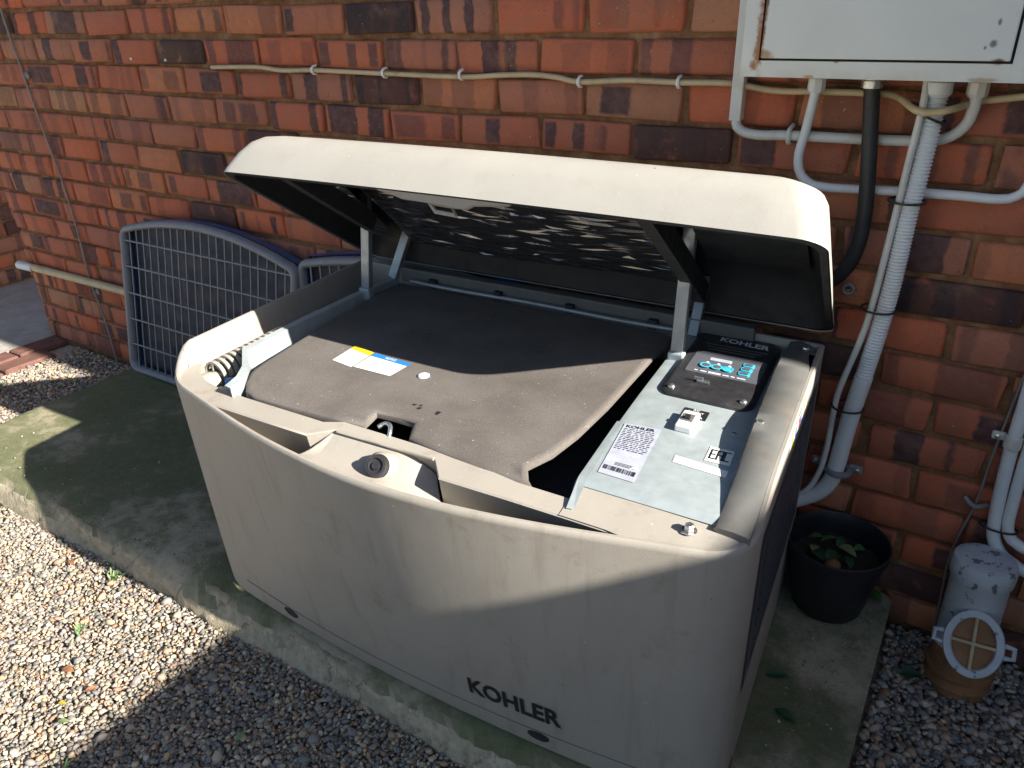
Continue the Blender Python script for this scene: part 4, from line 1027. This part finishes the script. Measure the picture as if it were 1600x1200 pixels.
# ================================================================== POT, VENT, LEAVES
pc = (2.787, -.110, 0)
pt = thing('plant_pot', (pc[0], pc[1], PZ), 'black plastic pot with soil and a few leaves beside the generator', 'plant pot')
mb = MB(); mb.lathe([(.0001, PZ+.004), (.070, PZ+.0015), (.074, PZ+.006), (.095, .20), (.101, .246), (.107, .248), (.108, .264), (.104, .266), (.101, .262), (.097, .240), (.089, .195)], pc, 40); mb.build('pot', 'pot', pt, smooth=40)
mb = MB(); rows = []
for r in (.0001, .03, .06, .0905):
    rows.append([(pc[0]+r*math.cos(k*math.pi/14), pc[1]+r*math.sin(k*math.pi/14), .212+random.uniform(-.006, .008)) for k in range(28)])
mb.loft(rows, True); mb.build('soil', 'soil', pt, smooth=80)
def leaf_mb(c, L, W, yaw, tilt, curl=.3, roll=0):
    mb = MB(); c = Vector(c); rows = []
    ax = Vector((math.cos(yaw)*math.cos(tilt), math.sin(yaw)*math.cos(tilt), math.sin(tilt))); sd = Vector((-math.sin(yaw), math.cos(yaw), roll)).normalized(); up = ax.cross(sd)
    for k in range(9):
        s_ = k/8; w = W*math.sin(math.pi*s_**.8)**.9*.5+.0004
        p = c+ax*(s_-.5)*L+up*curl*L*(.25-(s_-.5)**2)
        rows.append([p-sd*w+up*w*.35, p-sd*w*.5+up*w*.12, p, p+sd*w*.5+up*w*.12, p+sd*w+up*w*.35])
    mb.loft(rows, False); return mb
rl = random.Random(3)
for k, (dx, dy, L, yaw, m_) in enumerate(((-.045, -.005, .05, 2.0, 'leafpale'), (.02, .02, .06, -.5, 'leafpale'), (-.02, .035, .055, .6, 'leaf'), (-.005, -.01, .07, 1.2, 'leafdark'), (.03, -.02, .05, -1.2, 'leafdark'), (-.05, .03, .045, .1, 'leaf'), (.0, .05, .05, 1.7, 'leafdark'), (.04, .04, .045, -2.2, 'leaf'), (-.03, -.03, .06, -.9, 'leafdark'))):
    leaf_mb((pc[0]+dx, pc[1]+dy, .222+.004*(k % 3)), L*.8, L*.4, yaw, rl.uniform(-.2, .4), .4, rl.uniform(-.4, .4)).build('leaf', m_, pt, smooth=80)
mb = MB(); mb.lathe([(.0001, -.014), (.012, -.010), (.018, 0), (.015, .012), (.0001, .018)], (pc[0]+.002, pc[1]-.045, .222), 14); mb.build('pebble', 'terracotta', pt, smooth=80)

# vent: old gully fitting
vx, vy = 3.066, -.095
vent = thing('vent_fitting', (vx, vy, 0), 'peeling white inspection fitting with an oval barred eye on a terracotta base', 'drain vent')
mb = MB(); axv = Vector((-.02, .05, 1)).normalized(); vb0 = Vector((vx-.002, vy-.010, .0))
mb.lathe([(.053, .05), (.054, .10), (.054, .262), (.0585, .268), (.0595, .298), (.056, .309), (.046, .312)], vb0, 36, axv); mb.build('pipe_body', 'peel', vent, smooth=45)
mb = MB(); mb.lathe([(.0462, .312), (.030, .3135), (.0001, .314)], vb0, 36, axv); mb.build('pipe_cap', 'peel', vent, smooth=60)
nrm = Vector((-.06, -.86, .50)).normalized(); sx = Vector((1, -.02, .10)).normalized(); sx = (sx-nrm*sx.dot(nrm)).normalized(); sy = nrm.cross(sx)*1
if sy.z < 0: sy = -sy
fc = Vector((vx+.006, vy-.090, .168))
def ov(rx, ry, d, n=36): return [fc+nrm*d+sx*rx*math.cos(2*math.pi*k/n)+sy*ry*math.sin(2*math.pi*k/n) for k in range(n)]
mb = MB(); mb.loft([ov(.050, .060, -.07), ov(.049, .062, -.012), ov(.053, .067, -.010), ov(.054, .068, -.003), ov(.052, .066, .001), ov(.040, .053, .001), ov(.038, .051, -.003), ov(.037, .050, -.03)], True); mb.build('eye_ring', 'peel', vent, smooth=40)
mb = MB(); rows = []
for s_, d in ((1, -.010), (.7, -.008), (.35, -.007), (.01, -.007)): rows.append(ov(.0385*s_, .0525*s_, d))
mb.loft(rows, True); mb.build('eye_cap', 'terracotta', vent, smooth=60)
for a, b in ((sx, .039), (sy, .053)):
    mb = MB(); mb.tube([fc-a*b-nrm*.002, fc-nrm*.001, fc+a*b-nrm*.002], .0034, 6); mb.build('eye_bar', 'cream', vent, smooth=60)
for s_ in (-1, 1):
    mb = MB(); c0 = fc+sx*s_*.053-nrm*.006
    mb.tube([c0-sy*.012, c0+sx*s_*.016-sy*.010, c0+sx*s_*.016+sy*.010, c0+sy*.012], .005, 6); mb.build('lug', 'peel', vent, smooth=50)
mb = MB(); mb.lathe([(.0001, -.02), (.060, -.02), (.060, .006), (.064, .010), (.060, .016), (.060, .030), (.066, .036), (.066, .044), (.060, .05), (.058, .09), (.05, .10)], (vx+.004, vy-.018, .0), 36, (-.05, .12, 1)); mb.build('clay_socket', 'terracotta', vent, smooth=40)

# fallen leaves
LF = [((2.752, -.385, PZ+.006), .045, .018, .35, 'leafdark', 'dark green leaf on the pad, the farther of two beside the generator'),
      ((2.792, -.478, PZ+.006), .050, .018, -.35, 'leafdark', 'dark green leaf on the pad, the nearer of two beside the generator'),
      ((2.880, -.045, PZ+.010), .050, .022, -.9, 'leaf', 'green leaf on the pad between black pot and wall'),
      ((1.373, -1.105, .012), .034, .017, .2, 'leafbrown', 'largest brown leaf lying on the sunlit gravel'),
      ((1.016, -.887, .012), .030, .014, -.2, 'leafbrown', 'small brown leaf on the gravel nearest the pad edge'),
      ((1.47, -1.11, .012), .026, .013, .9, 'leafbrown', 'brown leaf on the sunlit gravel close to the shadow edge'),
      ((1.162, -.850, .012), .030, .012, .4, 'leafpale', 'pale green leaf on the gravel along the pad'),
      ((1.452, -1.165, .012), .022, .010, .3, 'leafyellow', 'small yellow leaf on the sunlit gravel'),
      ((1.50, -1.19, .012), .028, .010, .5, 'leafpale', 'bright green leaf on the gravel below the yellow one'),
      ((1.85, -1.02, .012), .024, .014, 1.9, 'leafpale', 'pale green leaf on the shaded gravel'),
      ((2.985, -.16, .012), .045, .030, .3, 'leafdark', 'broad dull leaf on the gravel between pad and vent'),
      ((3.01, -.44, .012), .06, .022, 1.3, 'leafdark', 'dark leaf on the gravel at the bottom right')]
for c, L, W, yaw, m_, lab in LF:
    tag(leaf_mb(c, L, W, yaw, .05, .25, .1).build('fallen_leaf', m_, smooth=80), lab, 'leaf', 'fallen leaves')

# ---- weeds in the gravel
rw_ = random.Random(14)
for (x, y, L, n, lab) in ((1.175, -.862, .030, 14, 'small tuft of weed against the pad in the sunlit gravel'), (1.28, -1.02, .022, 9, 'tiny green weed in the middle of the sunlit gravel'),
                     (.30, -.10, .030, 12, 'weed tuft between the wall and the wire grille'), (1.62, -1.26, .022, 9, 'tiny weed in the shaded gravel at the bottom'), (-.30, -.42, .035, 16, 'green weed beside the brick pavers at the left edge')):
    w = thing('weed', (x, y, 0), lab, 'weed', 'weeds in the gravel')
    for k in range(n):
        yaw = rw_.uniform(0, 6.28); l = L*rw_.uniform(.6, 1.1)
        leaf_mb((x+.4*l*math.cos(yaw)+rw_.uniform(-.012, .012), y+.4*l*math.sin(yaw)+rw_.uniform(-.012, .012), .008+.3*l), l, l*.22, yaw, rw_.uniform(.3, 1.0), -.3, 0).build('blade', rw_.choice(['leaf', 'leafpale']), w, smooth=80)
